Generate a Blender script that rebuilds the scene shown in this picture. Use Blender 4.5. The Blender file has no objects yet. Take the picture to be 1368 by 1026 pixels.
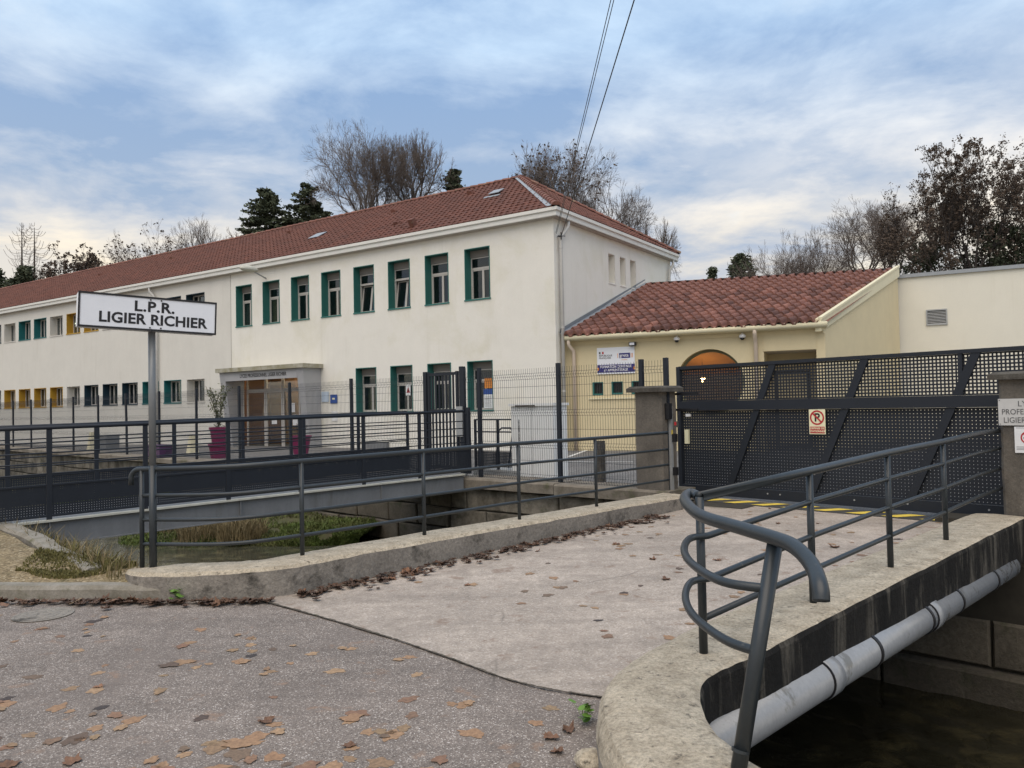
import bpy, bmesh, math, random
import numpy as np
from mathutils import Vector, Matrix, noise as mnoise
random.seed(7); rng = np.random.default_rng(7)
S = bpy.context.scene
COL = S.collection
rad = math.radians

# ------------------------------------------------------------------ camera
CAM_H = 1.6
FPX = 1040.0; PITCH = rad(1.65); ROLL = 0.02
cd = bpy.data.cameras.new('camera'); cam = bpy.data.objects.new('camera', cd); COL.objects.link(cam)
cd.sensor_width = 36.0; cd.lens = FPX / 1368.0 * 36.0; cd.clip_start = 0.05; cd.clip_end = 3000.0
_F = Vector((0, math.cos(PITCH), math.sin(PITCH))); _R0 = Vector((1, 0, 0)); _U0 = Vector((0, -math.sin(PITCH), math.cos(PITCH)))
_U = _U0 * math.cos(ROLL) + _R0 * math.sin(ROLL); _R = _R0 * math.cos(ROLL) - _U0 * math.sin(ROLL)
_C = Vector((0, 0, CAM_H))
m = Matrix.Identity(4)
for i in range(3):
    m[i][0] = _R[i]; m[i][1] = _U[i]; m[i][2] = -_F[i]; m[i][3] = _C[i]
cam.matrix_world = m
S.camera = cam

# ------------------------------------------------------------------ world: dusk sky with broken cloud
W = bpy.data.worlds.new('World'); S.world = W; W.use_nodes = True
nt = W.node_tree; nt.nodes.clear()
def N(t, typ, **kw):
    n = t.nodes.new(typ)
    for k, v in kw.items(): setattr(n, k, v)
    return n
SUN_EL, SUN_AZ = rad(62), rad(200)      # azimuth clockwise from +Y: behind the camera, a little to the left
sky = N(nt, 'ShaderNodeTexSky', sky_type='NISHITA', sun_disc=False)
sky.sun_elevation = SUN_EL; sky.sun_rotation = SUN_AZ; sky.air_density = 1.2; sky.dust_density = 2.0
tc = N(nt, 'ShaderNodeTexCoord'); sep = N(nt, 'ShaderNodeSeparateXYZ')
nt.links.new(tc.outputs['Generated'], sep.inputs[0])
def mth(t, op, a, b=None, clamp=False):
    n = N(t, 'ShaderNodeMath', operation=op); n.use_clamp = clamp
    for i, v in enumerate((a, b)):
        if v is None: continue
        if isinstance(v, (int, float)): n.inputs[i].default_value = v
        else: t.links.new(v, n.inputs[i])
    return n.outputs[0]
zz = mth(nt, 'MAXIMUM', sep.outputs[2], 0.0)
den = mth(nt, 'ADD', zz, 0.16)
cx = mth(nt, 'DIVIDE', sep.outputs[0], den); cy = mth(nt, 'DIVIDE', sep.outputs[1], den)
comb = N(nt, 'ShaderNodeCombineXYZ'); nt.links.new(cx, comb.inputs[0]); nt.links.new(cy, comb.inputs[1]); comb.inputs[2].default_value = 3.1
def noise_tex(t, vec, scale, detail=6, rough=0.55, dist=0.0):
    n = N(t, 'ShaderNodeTexNoise'); n.inputs['Scale'].default_value = scale; n.inputs['Detail'].default_value = detail
    n.inputs['Roughness'].default_value = rough; n.inputs['Distortion'].default_value = dist
    if vec is not None: t.links.new(vec, n.inputs['Vector'])
    return n.outputs['Fac']
def ramp(t, fac, stops):
    n = N(t, 'ShaderNodeValToRGB'); cr = n.color_ramp
    while len(cr.elements) < len(stops): cr.elements.new(0.5)
    for e, (p, c) in zip(cr.elements, stops):
        e.position = p; e.color = (c, c, c, 1) if isinstance(c, (int, float)) else (*c, 1)
    if fac is not None: t.links.new(fac, n.inputs[0])
    return n.outputs[0]
def mixc(t, fac, a, b, mode='MIX'):
    n = N(t, 'ShaderNodeMix', data_type='RGBA', blend_type=mode)
    for i, v in zip((0, 6, 7), (fac, a, b)):
        if isinstance(v, (int, float)): n.inputs[i].default_value = v
        elif isinstance(v, tuple): n.inputs[i].default_value = (*v, 1)
        else: t.links.new(v, n.inputs[i])
    return n.outputs[2]
def lin(r, g, b):
    f = lambda c: c / 12.92 if c <= 0.04045 else ((c + 0.055) / 1.055) ** 2.4
    return (f(r / 255), f(g / 255), f(b / 255))
n1 = noise_tex(nt, comb.outputs[0], 1.15, 9, 0.58, 0.2)
comb2 = N(nt, 'ShaderNodeCombineXYZ'); nt.links.new(mth(nt, 'MULTIPLY', cx, 0.95), comb2.inputs[0]); nt.links.new(mth(nt, 'MULTIPLY', cy, 1.05), comb2.inputs[1]); comb2.inputs[2].default_value = 9.7
n2 = noise_tex(nt, comb2.outputs[0], 2.3, 10, 0.60, 0.3)
# colours by height: cream near the horizon, blue grey overhead; darker and paler cloud in each
hi_d = ramp(nt, zz, [(0.0, lin(214, 208, 206)), (0.12, lin(192, 196, 206)), (0.26, lin(156, 177, 204)), (0.50, lin(128, 166, 214)), (1.0, lin(134, 170, 214))])
hi_l = ramp(nt, zz, [(0.0, lin(255, 244, 214)), (0.17, lin(255, 240, 214)), (0.27, lin(238, 236, 234)), (0.42, lin(200, 224, 248)), (1.0, lin(208, 228, 248))])
cl = ramp(nt, n1, [(0.42, 0.0), (0.58, 1.0)])
cl2 = ramp(nt, n2, [(0.42, 0.0), (0.60, 1.0)])
clm = mth(nt, 'ADD', mth(nt, 'MULTIPLY', cl, 0.55), mth(nt, 'MULTIPLY', cl2, 0.5), True)
cloud = mixc(nt, clm, hi_d, hi_l)
brt = ramp(nt, n2, [(0.60, 0.0), (0.80, 1.0)])
cloud = mixc(nt, mth(nt, 'MULTIPLY', brt, 0.6), cloud, lin(236, 246, 252))
clear = mixc(nt, 1.0, sky.outputs[0], (0.10, 0.10, 0.10), 'MULTIPLY')
final = mixc(nt, 0.92, clear, cloud)
bg = N(nt, 'ShaderNodeBackground'); bg.inputs['Strength'].default_value = 0.68
nt.links.new(final, bg.inputs['Color'])
out = N(nt, 'ShaderNodeOutputWorld'); nt.links.new(bg.outputs[0], out.inputs['Surface'])

# soft sun behind thin cloud
sl = bpy.data.lights.new('sun', 'SUN'); so = bpy.data.objects.new('sun', sl); COL.objects.link(so)
sl.energy = 1.5; sl.angle = rad(70); sl.color = (1.0, 0.83, 0.64)
sdir = Vector((math.sin(SUN_AZ) * math.cos(SUN_EL), math.cos(SUN_AZ) * math.cos(SUN_EL), math.sin(SUN_EL)))
so.rotation_euler = sdir.to_track_quat('Z', 'Y').to_euler(); so.location = (0, -20, 40)
S.view_settings.view_transform = 'Standard'; S.view_settings.look = 'None'; S.view_settings.gamma = 1.0
S.view_settings.exposure = 0.74; S.view_settings.use_curve_mapping = False

# ------------------------------------------------------------------ measuring helpers (photo pixel -> point in the place)
def ray(px, py): return _F * FPX + _R * (px - 684) - _U * (py - 513)
def gz(px, py, z):
    d = ray(px, py); return _C + d * ((z - CAM_H) / d.z)
def gy(px, py, Y):
    d = ray(px, py); return _C + d * (Y / d.y)

# ------------------------------------------------------------------ mesh helpers
class MB:
    def __init__(s): s.v = []; s.f = []; s.mi = []
    def add(s, vs, fs, mi=0):
        o = len(s.v); s.v += [tuple(p) for p in vs]; s.f += [tuple(i + o for i in f) for f in fs]; s.mi += [mi] * len(fs); return s
    def box(s, c, size, rz=0.0, M=None, mi=0):
        hx, hy, hz = size[0] / 2, size[1] / 2, size[2] / 2
        ca, sa = math.cos(rz), math.sin(rz); vs = []
        for dx, dy, dz in ((-1,-1,-1),(1,-1,-1),(1,1,-1),(-1,1,-1),(-1,-1,1),(1,-1,1),(1,1,1),(-1,1,1)):
            p = Vector((dx*hx, dy*hy, dz*hz))
            if M is not None: p = M @ p
            vs.append((c[0] + p.x*ca - p.y*sa, c[1] + p.x*sa + p.y*ca, c[2] + p.z))
        return s.add(vs, [(0,3,2,1),(4,5,6,7),(0,1,5,4),(1,2,6,5),(2,3,7,6),(3,0,4,7)], mi)
    def bx(s, x0, x1, y0, y1, z0, z1, mi=0):
        return s.box(((x0+x1)/2, (y0+y1)/2, (z0+z1)/2), (abs(x1-x0), abs(y1-y0), abs(z1-z0)), mi=mi)
    def tube(s, pts, r, n=10, cap=True, mi=0):
        pts = [Vector(p) for p in pts]; rs = r if isinstance(r, (list, tuple)) else [r]*len(pts)
        rings = []; prev = None
        for i, p in enumerate(pts):
            a = pts[max(i-1, 0)]; b = pts[min(i+1, len(pts)-1)]; t = (b - a).normalized()
            if prev is None:
                ref = Vector((0,0,1)) if abs(t.z) < 0.9 else Vector((1,0,0)); u = t.cross(ref).normalized()
            else: u = (prev - t * prev.dot(t)).normalized()
            prev = u; w = t.cross(u)
            rings.append([p + (u*math.cos(2*math.pi*k/n) + w*math.sin(2*math.pi*k/n)) * rs[i] for k in range(n)])
        vs = [q for rg in rings for q in rg]; fs = []
        for i in range(len(rings)-1):
            for k in range(n):
                fs.append((i*n+k, i*n+(k+1)%n, (i+1)*n+(k+1)%n, (i+1)*n+k))
        if cap: fs += [tuple(reversed(range(n))), tuple((len(rings)-1)*n + k for k in range(n))]
        return s.add(vs, fs, mi)
    def prism(s, poly, z0, z1, mi=0):
        n = len(poly); a = sum(poly[i][0]*poly[(i+1)%n][1] - poly[(i+1)%n][0]*poly[i][1] for i in range(n))
        if a < 0: poly = list(reversed(poly))
        vs = [(p[0], p[1], z0) for p in poly] + [(p[0], p[1], z1) for p in poly]
        fs = [tuple(reversed(range(n))), tuple(range(n, 2*n))] + [(i, (i+1)%n, n+(i+1)%n, n+i) for i in range(n)]
        return s.add(vs, fs, mi)
    def lathe(s, prof, c=(0,0,0), n=20, mi=0):
        vs = [(c[0]+r*math.cos(2*math.pi*k/n), c[1]+r*math.sin(2*math.pi*k/n), c[2]+z) for r, z in prof for k in range(n)]
        fs = [(i*n+k, i*n+(k+1)%n, (i+1)*n+(k+1)%n, (i+1)*n+k) for i in range(len(prof)-1) for k in range(n)]
        fs += [tuple(reversed(range(n))), tuple((len(prof)-1)*n+k for k in range(n))]
        return s.add(vs, fs, mi)
    def quad(s, a, b, c, d, mi=0): return s.add([a,b,c,d], [(0,1,2,3)], mi)
    def xf(s, M):
        s.v = [tuple(M @ Vector(p)) for p in s.v]; return s
    def jitter(s, amt, sc=3.0, seed=0.0):
        out = []
        for p in s.v:
            q = Vector(p) * sc + Vector((seed, seed*1.7, seed*.3)); d = mnoise.noise_vector(q); out.append((p[0]+d.x*amt, p[1]+d.y*amt, p[2]+d.z*amt))
        s.v = out; return s
    def mesh(s, name, mats, smooth=False):
        me = bpy.data.meshes.new(name); me.from_pydata(s.v, [], s.f)
        if not isinstance(mats, (list, tuple)): mats = [mats]
        for mt in mats: me.materials.append(mt)
        if len(mats) > 1: me.polygons.foreach_set('material_index', s.mi)
        if smooth: me.polygons.foreach_set('use_smooth', [True]*len(me.polygons)); 
        me.update(); return me
ROOTM = {}
def link(name, data, parent=None):
    o = bpy.data.objects.new(name, data); COL.objects.link(o)
    if parent is not None: o.parent = parent
    return o
def tag(o, label=None, cat=None, group=None, kind=None):
    if label: o['label'] = label
    if cat: o['category'] = cat
    if group: o['group'] = group
    if kind: o['kind'] = kind
    return o
def thing(name, label, cat, loc=(0,0,0), rz=0.0, group=None):
    o = link(name, None); o.location = loc; o.rotation_euler = (0, 0, rz); o.empty_display_size = 0.2
    tag(o, label, cat, group); ROOTM[o.name] = Matrix.Translation(loc) @ Matrix.Rotation(rz, 4, 'Z'); return o
def part(name, mb, mat, parent, world=False, smooth=False, kind=None, label=None):
    """world=True: coordinates are in the place, moved into the parent's frame"""
    if world:
        p = parent
        while p.parent is not None: p = p.parent
        if p.name in ROOTM: mb.xf(ROOTM[p.name].inverted())
    o = link(name, mb.mesh(name, mat, smooth), parent)
    if kind: o['kind'] = kind
    if label: o['label'] = label
    return o
def solo(name, mb, mat, label, cat, group=None, smooth=False, kind=None):
    o = link(name, mb.mesh(name, mat, smooth)); return tag(o, label, cat, group, kind)
def struct(name, mb, mat, smooth=False, kind='structure'):
    o = link(name, mb.mesh(name, mat, smooth)); o['kind'] = kind; return o
def bevel(o, w=0.01, seg=2):
    b = o.modifiers.new('bevel', 'BEVEL'); b.width = w; b.segments = seg; b.limit_method = 'ANGLE'; return o
def crom(pts, per=8):
    pts = [Vector(p) for p in pts]; out = []
    for i in range(len(pts)-1):
        p0 = pts[max(i-1,0)]; p1 = pts[i]; p2 = pts[i+1]; p3 = pts[min(i+2,len(pts)-1)]
        for k in range(per):
            t = k/per
            out.append(0.5*((2*p1)+(p2-p0)*t+(2*p0-5*p1+4*p2-p3)*t*t+(3*p1-p0-3*p2+p3)*t**3))
    out.append(pts[-1]); return out
def perf(w, h, pitch, hole, x0=0.0, z0=0.0, y=0.0):
    """sheet with real square holes in the xz plane"""
    nx = int(w/pitch); nz = int(h/pitch); mx = (w - nx*pitch)/2; mz = (h - nz*pitch)/2; g = (pitch-hole)/2
    xs = [0.0]; zs = [0.0]
    for i in range(nx): xs += [mx+i*pitch+g, mx+i*pitch+g+hole]
    for i in range(nz): zs += [mz+i*pitch+g, mz+i*pitch+g+hole]
    xs.append(w); zs.append(h)
    mb = MB(); mb.v = [(x0+x, y, z0+z) for z in zs for x in xs]; L = len(xs)
    mb.f = [(j*L+i, j*L+i+1, (j+1)*L+i+1, (j+1)*L+i) for j in range(len(zs)-1) for i in range(L-1) if not (i % 2 == 1 and j % 2 == 1)]
    mb.mi = [0]*len(mb.f); return mb
def text_mesh(txt, size, mat, bold=0.0, align='CENTER', space=1.0):
    cu = bpy.data.curves.new('lettering', 'FONT'); cu.body = txt; cu.size = size; cu.align_x = align; cu.align_y = 'CENTER'
    cu.offset = bold; cu.extrude = 0.0008; cu.space_character = space; cu.resolution_u = 3
    o = bpy.data.objects.new('tmp', cu); COL.objects.link(o)
    dg = bpy.context.evaluated_depsgraph_get(); me = bpy.data.meshes.new_from_object(o.evaluated_get(dg))
    bpy.data.objects.remove(o); me.materials.clear(); me.materials.append(mat); me.name = 'lettering'; return me
def place_text(txt, size, mat, parent, M, bold=0.0, align='CENTER', space=1.0, sx=1.0, name='lettering'):
    """M maps text plane (x right, y up) into the parent's frame"""
    o = link(name, text_mesh(txt, size, mat, bold, align, space), parent); o.matrix_basis = M @ Matrix.Diagonal((sx,1,1,1)); return o
XZ = Matrix.Rotation(math.pi/2, 4, 'X')      # text plane -> upright, facing -y

# ------------------------------------------------------------------ materials
def mat(name, col, rough=0.8, rain=None, var=0.0, vscale=2.0, col2=None, fine=0.0, fscale=60.0, bump=0.0, bscale=40.0, metal=0.0, spec=0.5, objrand=0.0, lo=0.35, hi=0.65, streak=False, dirt=None, dscale=1.2, dlo=0.55, dhi=0.75):
    mt = bpy.data.materials.new(name); mt.use_nodes = True; t = mt.node_tree; b = t.nodes['Principled BSDF']
    b.inputs['Roughness'].default_value = rough; b.inputs['Metallic'].default_value = metal; b.inputs['Specular IOR Level'].default_value = spec
    geo = N(t, 'ShaderNodeNewGeometry'); pos = geo.outputs['Position']
    if streak:
        mp = N(t, 'ShaderNodeMapping'); mp.inputs['Scale'].default_value = (1, 1, 0.18); t.links.new(pos, mp.inputs[0]); pv = mp.outputs[0]
    else: pv = pos
    c = None
    if col2 is not None:
        f = ramp(t, noise_tex(t, pv, vscale, 8, 0.62), [(lo, 0.0), (hi, 1.0)]); c = mixc(t, f, col, col2)
    if var > 0:
        f = noise_tex(t, pv, vscale*1.7, 7, 0.65); f2 = ramp(t, f, [(0.25, 1-var), (0.75, 1+var)])
        c = mixc(t, 1.0, c if c is not None else col, f2, 'MULTIPLY')
    if dirt is not None:
        f = ramp(t, noise_tex(t, pv, dscale, 9, 0.68, 0.4), [(dlo, 0.0), (dhi, 1.0)]); c = mixc(t, f, c if c is not None else col, dirt)
    if rain is not None:
        mp2 = N(t, 'ShaderNodeMapping'); mp2.inputs['Scale'].default_value = (1, 1, 0.07); t.links.new(pos, mp2.inputs[0])
        f = mth(t, 'MULTIPLY', ramp(t, noise_tex(t, mp2.outputs[0], 2.6, 7, 0.75), [(0.50, 0.0), (0.80, 1.0)]), ramp(t, noise_tex(t, pos, 0.5, 3, 0.5), [(0.42, 0.0), (0.65, 0.55)])); c = mixc(t, f, c if c is not None else col, rain)
    if fine > 0:
        f = noise_tex(t, pos, fscale*0.45, 8, 0.8); f2 = ramp(t, f, [(0.34, 1-fine), (0.66, 1+fine)])
        c = mixc(t, 1.0, c if c is not None else col, f2, 'MULTIPLY')
    if objrand > 0:
        oi = N(t, 'ShaderNodeObjectInfo'); f2 = ramp(t, oi.outputs['Random'], [(0.0, 1-objrand), (1.0, 1+objrand)])
        c = mixc(t, 1.0, c if c is not None else col, f2, 'MULTIPLY')
    if c is None: b.inputs['Base Color'].default_value = (*col, 1)
    else: t.links.new(c, b.inputs['Base Color'])
    if bump > 0:
        bn = N(t, 'ShaderNodeBump'); bn.inputs['Strength'].default_value = bump; bn.inputs['Distance'].default_value = 0.02
        t.links.new(noise_tex(t, pos, bscale, 6, 0.7), bn.inputs['Height']); t.links.new(bn.outputs[0], b.inputs['Normal'])
    return mt
def emit(name, col, st):
    mt = bpy.data.materials.new(name); mt.use_nodes = True; b = mt.node_tree.nodes['Principled BSDF']
    b.inputs['Base Color'].default_value = (*col, 1); b.inputs['Emission Color'].default_value = (*col, 1); b.inputs['Emission Strength'].default_value = st; return mt
def glass(name, tint=(0.75, 0.8, 0.8), refl=1.0):
    mt = bpy.data.materials.new(name); mt.use_nodes = True; t = mt.node_tree; t.nodes.clear()
    o = N(t, 'ShaderNodeOutputMaterial'); tr = N(t, 'ShaderNodeBsdfTransparent'); tr.inputs[0].default_value = (*tint, 1)
    gl = N(t, 'ShaderNodeBsdfGlossy'); gl.inputs['Roughness'].default_value = 0.02; gl.inputs[0].default_value = (0.9*refl, 0.95*refl, refl, 1)
    fr = N(t, 'ShaderNodeLayerWeight'); fr.inputs['Blend'].default_value = 0.5
    f = mth(t, 'ADD', mth(t, 'MULTIPLY', mth(t, 'POWER', fr.outputs['Facing'], 3.0), 0.75), 0.05, True)
    mx = N(t, 'ShaderNodeMixShader'); t.links.new(f, mx.inputs[0]); t.links.new(tr.outputs[0], mx.inputs[1]); t.links.new(gl.outputs[0], mx.inputs[2]); t.links.new(mx.outputs[0], o.inputs[0]); return mt

M = {}
M['render'] = mat('render_offwhite', (0.78, 0.755, 0.685), 0.9, rain=(0.56, 0.53, 0.43), var=0.035, vscale=0.9, fine=0.03, fscale=70, bump=0.06, bscale=80, dirt=(0.66, 0.63, 0.50), dscale=0.45, dlo=0.50, dhi=0.80)
M['render_grey'] = mat('render_grey', (0.67, 0.648, 0.59), 0.9, rain=(0.50, 0.465, 0.39), var=0.05, vscale=0.6, fine=0.04, fscale=60, bump=0.06, bscale=80)
M['yellow_render'] = mat('render_yellow', (0.66, 0.565, 0.36), 0.9, rain=(0.52, 0.43, 0.27), var=0.05, vscale=1.0, fine=0.03, fscale=70, bump=0.06, bscale=80)
M['cream'] = mat('render_cream', (0.72, 0.66, 0.46), 0.85, var=0.04)
M['white_wall'] = mat('white_wall', (0.74, 0.71, 0.61), 0.9, rain=(0.60, 0.56, 0.44), var=0.03, vscale=0.8, fine=0.02)
M['gutter'] = mat('gutter_white', (0.72, 0.71, 0.66), 0.6, var=0.06, vscale=1.5, dirt=(0.45, 0.43, 0.36), dscale=1.4, dlo=0.6, dhi=0.85)
M['soffit'] = mat('soffit', (0.50, 0.45, 0.39), 0.85, var=0.04)
M['pipe_wall'] = mat('downpipe', (0.50, 0.49, 0.46), 0.5, var=0.08, vscale=2)
M['pipe_beige'] = mat('downpipe_beige', (0.60, 0.50, 0.40), 0.6, var=0.05)
M['teal'] = mat('teal_paint', (0.028, 0.150, 0.130), 0.55, var=0.06)
M['teal2'] = mat('teal_paint_bright', (0.012, 0.145, 0.150), 0.55, var=0.06)
M['navy'] = mat('navy_paint', (0.010, 0.035, 0.055), 0.55, var=0.06)
M['yellow'] = mat('ochre_paint', (0.46, 0.27, 0.025), 0.6, var=0.06)
M['reveal_white'] = mat('reveal_white', (0.60, 0.58, 0.53), 0.8, var=0.04)
M['alu'] = mat('window_frame', (0.52, 0.49, 0.45), 0.45, var=0.03)
M['shutter'] = mat('shutter_box', (0.22, 0.20, 0.18), 0.7)
M['glass'] = glass('window_glass', (0.55, 0.6, 0.6)); M['door_glass'] = glass('door_glass', (0.8, 0.82, 0.8))
M['blind'] = mat('blind_beige', (0.52, 0.42, 0.24), 0.9, var=0.05)
M['interior'] = mat('interior_wall', (0.30, 0.28, 0.25), 0.9)
M['wood'] = mat('wood_panel', (0.34, 0.19, 0.085), 0.5, col2=(0.22, 0.115, 0.05), vscale=1.5, streak=True)
M['lamp_warm'] = emit('lamp_warm', (1.0, 0.66, 0.30), 22.0); M['lamp_hall'] = emit('lamp_hall', (1.0, 0.82, 0.60), 9.0); M['lamp_cool'] = emit('lamp_cool', (1.0, 0.95, 0.7), 3.0)
M['concrete_grey'] = mat('portal_grey', (0.37, 0.37, 0.375), 0.8, var=0.05, vscale=1.5)
M['slab'] = mat('slab_mossy', (0.42, 0.40, 0.33), 0.9, col2=(0.24, 0.22, 0.13), vscale=3)
M['tile'] = mat('roof_tile', (0.140, 0.052, 0.034), 0.85, var=0.3, vscale=1.3, col2=(0.115, 0.047, 0.033), fine=0.16, fscale=9, dirt=(0.13, 0.06, 0.045), dscale=2.5, dlo=0.58, dhi=0.8)
M['ridge'] = mat('ridge_tile', (0.185, 0.078, 0.055), 0.8, var=0.25, vscale=4, objrand=0.2, dirt=(0.28, 0.24, 0.16), dscale=3)
M['canal'] = mat('canal_tile', (0.225, 0.100, 0.070), 0.75, var=0.28, vscale=2.6, col2=(0.185, 0.082, 0.060), fine=0.15, fscale=30, objrand=0.42, dirt=(0.09, 0.04, 0.035), dscale=6, dlo=0.58, dhi=0.74)
M['zinc'] = mat('zinc', (0.30, 0.32, 0.34), 0.45, var=0.1, vscale=3)
M['slate'] = mat('dark_edge', (0.06, 0.055, 0.05), 0.8)
M['anthracite'] = mat('anthracite_steel', (0.019, 0.023, 0.031), 0.5, var=0.08, vscale=3, fine=0.05, spec=0.3)
M['railgrey'] = mat('rail_grey_paint', (0.026, 0.032, 0.036), 0.38, var=0.15, vscale=6, fine=0.08, fscale=90, bump=0.05, bscale=60, dirt=(0.075, 0.070, 0.062), dscale=14, dlo=0.66, dhi=0.72)
M['galv'] = mat('galvanised', (0.36, 0.37, 0.37), 0.45, var=0.12, vscale=4, metal=0.3)
M['beam'] = mat('beam_grey', (0.17, 0.175, 0.18), 0.7, var=0.2, vscale=1.6, fine=0.06, dirt=(0.09, 0.085, 0.07), dscale=1.8, streak=True)
M['flange'] = mat('flange', (0.50, 0.49, 0.42), 0.8, var=0.2, vscale=4)
M['signpost'] = mat('signpost', (0.19, 0.20, 0.205), 0.4, var=0.1, vscale=4, metal=0.2)
M['signwhite'] = mat('sign_white', (0.78, 0.80, 0.84), 0.35, var=0.03, vscale=6, dirt=(0.62, 0.65, 0.70), dscale=3, dlo=0.6, dhi=0.9)
M['white'] = mat('plain_white', (0.78, 0.78, 0.78), 0.5); M['black'] = mat('black', (0.008, 0.008, 0.010), 0.5)
M['navyprint'] = mat('navy_print', (0.03, 0.025, 0.17), 0.5); M['blueprint'] = mat('blue_print', (0.03, 0.08, 0.30), 0.5)
M['redprint'] = mat('red_print', (0.45, 0.018, 0.025), 0.45); M['orange'] = mat('orange_print', (0.70, 0.25, 0.04), 0.5)
M['creamprint'] = mat('cream_print', (0.80, 0.76, 0.52), 0.5); M['paleblue'] = mat('paleblue_print', (0.52, 0.62, 0.74), 0.5)
M['plaque'] = mat('plaque', (0.56, 0.55, 0.53), 0.5, var=0.08, vscale=9); M['greytext'] = mat('grey_text', (0.10, 0.10, 0.10), 0.6)
M['yellowpaint'] = mat('yellow_road_paint', (0.72, 0.54, 0.08), 0.8, var=0.2, vscale=9, dirt=(0.20, 0.17, 0.11), dscale=12, dlo=0.58, dhi=0.74)
M['stripbase'] = mat('strip_dark', (0.055, 0.053, 0.050), 0.8, var=0.2, vscale=6)
M['whiteline'] = mat('white_line', (0.60, 0.60, 0.58), 0.8, var=0.15, vscale=6)
M['pvc'] = mat('grey_pipe', (0.30, 0.31, 0.32), 0.24, var=0.08, vscale=5, fine=0.08, dirt=(0.175, 0.175, 0.165), dscale=2.5, dlo=0.55, dhi=0.62)
M['clamp'] = mat('black_clamp', (0.012, 0.012, 0.014), 0.5)
M['magenta'] = mat('magenta_pot', (0.20, 0.012, 0.075), 0.45, var=0.1); M['purple'] = mat('purple_planter', (0.060, 0.022, 0.075), 0.5, var=0.1)
M['cabinet'] = mat('cabinet_white', (0.74, 0.75, 0.74), 0.6, var=0.07, vscale=2, streak=True)
M['bark'] = mat('bark', (0.075, 0.060, 0.048), 0.95, var=0.25, vscale=2, fine=0.2, fscale=15)
M['twig'] = mat('twig', (0.150, 0.122, 0.105), 0.95)
M['twig_dark'] = mat('twig_dark', (0.050, 0.040, 0.034), 0.95)
M['dryleaf'] = mat('dry_leaf_tree', (0.085, 0.060, 0.042), 0.9, var=0.4, vscale=1.0)
M['needle'] = mat('needle', (0.072, 0.086, 0.050), 0.95, var=0.45, vscale=0.9)
M['evergreen'] = mat('evergreen_leaf', (0.034, 0.042, 0.020), 0.9, var=0.5, vscale=1.1)
M['stick'] = mat('stem', (0.10, 0.09, 0.05), 0.9)
M['shrub'] = mat('shrub_leaf', (0.12, 0.13, 0.055), 0.8, var=0.3, vscale=8)

# ground materials
def asphalt_mat(name, base, dark, light, speck, vs=150.0, rough=0.9, stain=None, sc=1.1, print_col=None):
    mt = bpy.data.materials.new(name); mt.use_nodes = True; t = mt.node_tree; b = t.nodes['Principled BSDF']; b.inputs['Roughness'].default_value = rough
    geo = N(t, 'ShaderNodeNewGeometry'); pos = geo.outputs['Position']
    vo = N(t, 'ShaderNodeTexVoronoi'); vo.inputs['Scale'].default_value = vs; t.links.new(pos, vo.inputs['Vector'])
    sepc = N(t, 'ShaderNodeSeparateColor'); t.links.new(vo.outputs['Color'], sepc.inputs[0])
    c = ramp(t, sepc.outputs[0], [(0.0, dark), (0.45, base), (0.78, base), (0.93, light), (1.0, speck)])
    big = ramp(t, noise_tex(t, pos, 0.9, 8, 0.6), [(0.3, 0.80), (0.7, 1.15)]); c = mixc(t, 1.0, c, big, 'MULTIPLY')
    mid = ramp(t, noise_tex(t, pos, 9.0, 8, 0.75), [(0.3, 0.78), (0.7, 1.18)]); c = mixc(t, 1.0, c, mid, 'MULTIPLY')
    mpw = N(t, 'ShaderNodeMapping'); mpw.inputs['Rotation'].default_value = (0, 0, rad(-45)); mpw.inputs['Scale'].default_value = (0.25, 2.2, 1); t.links.new(pos, mpw.inputs[0])
    wear = ramp(t, noise_tex(t, mpw.outputs[0], 1.1, 5, 0.6), [(0.42, 1.0), (0.66, 0.74)]); c = mixc(t, 0.8, c, wear, 'MULTIPLY')
    if stain is not None:
        f = ramp(t, noise_tex(t, pos, sc, 9, 0.66, 0.5), [(0.52, 0.0), (0.72, 1.0)]); c = mixc(t, mth(t, 'MULTIPLY', f, 0.75), c, stain)
    if print_col is not None:
        f = mth(t, 'MULTIPLY', ramp(t, noise_tex(t, pos, 4.2, 6, 0.62, 0.3), [(0.60, 0.0), (0.66, 1.0)]), ramp(t, noise_tex(t, pos, 22.0, 4, 0.7), [(0.35, 0.15), (0.6, 0.75)])); c = mixc(t, f, c, print_col)
        cr_ = N(t, 'ShaderNodeTexVoronoi', feature='DISTANCE_TO_EDGE'); cr_.inputs['Scale'].default_value = 0.55; wv_ = N(t, 'ShaderNodeMix', data_type='VECTOR'); wv_.inputs[0].default_value = 0.12; t.links.new(pos, wv_.inputs[4]); nz_ = N(t, 'ShaderNodeTexNoise'); nz_.inputs['Scale'].default_value = 3.0; nz_.inputs['Detail'].default_value = 6; t.links.new(pos, nz_.inputs['Vector']); t.links.new(nz_.outputs['Color'], wv_.inputs[5]); t.links.new(wv_.outputs[1], cr_.inputs['Vector'])
        f = mth(t, 'MULTIPLY', ramp(t, cr_.outputs['Distance'], [(0.0, 1.0), (0.006, 0.0)]), ramp(t, noise_tex(t, pos, 0.8, 3, 0.5), [(0.5, 0.0), (0.6, 0.7)])); c = mixc(t, f, c, tuple(v*.35 for v in base))
    t.links.new(c, b.inputs['Base Color'])
    bn = N(t, 'ShaderNodeBump'); bn.inputs['Strength'].default_value = 0.5; bn.inputs['Distance'].default_value = 0.006
    t.links.new(mth(t, 'ADD', vo.outputs['Distance'], noise_tex(t, pos, 40, 4, 0.7)), bn.inputs['Height']); t.links.new(bn.outputs[0], b.inputs['Normal']); return mt
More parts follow.
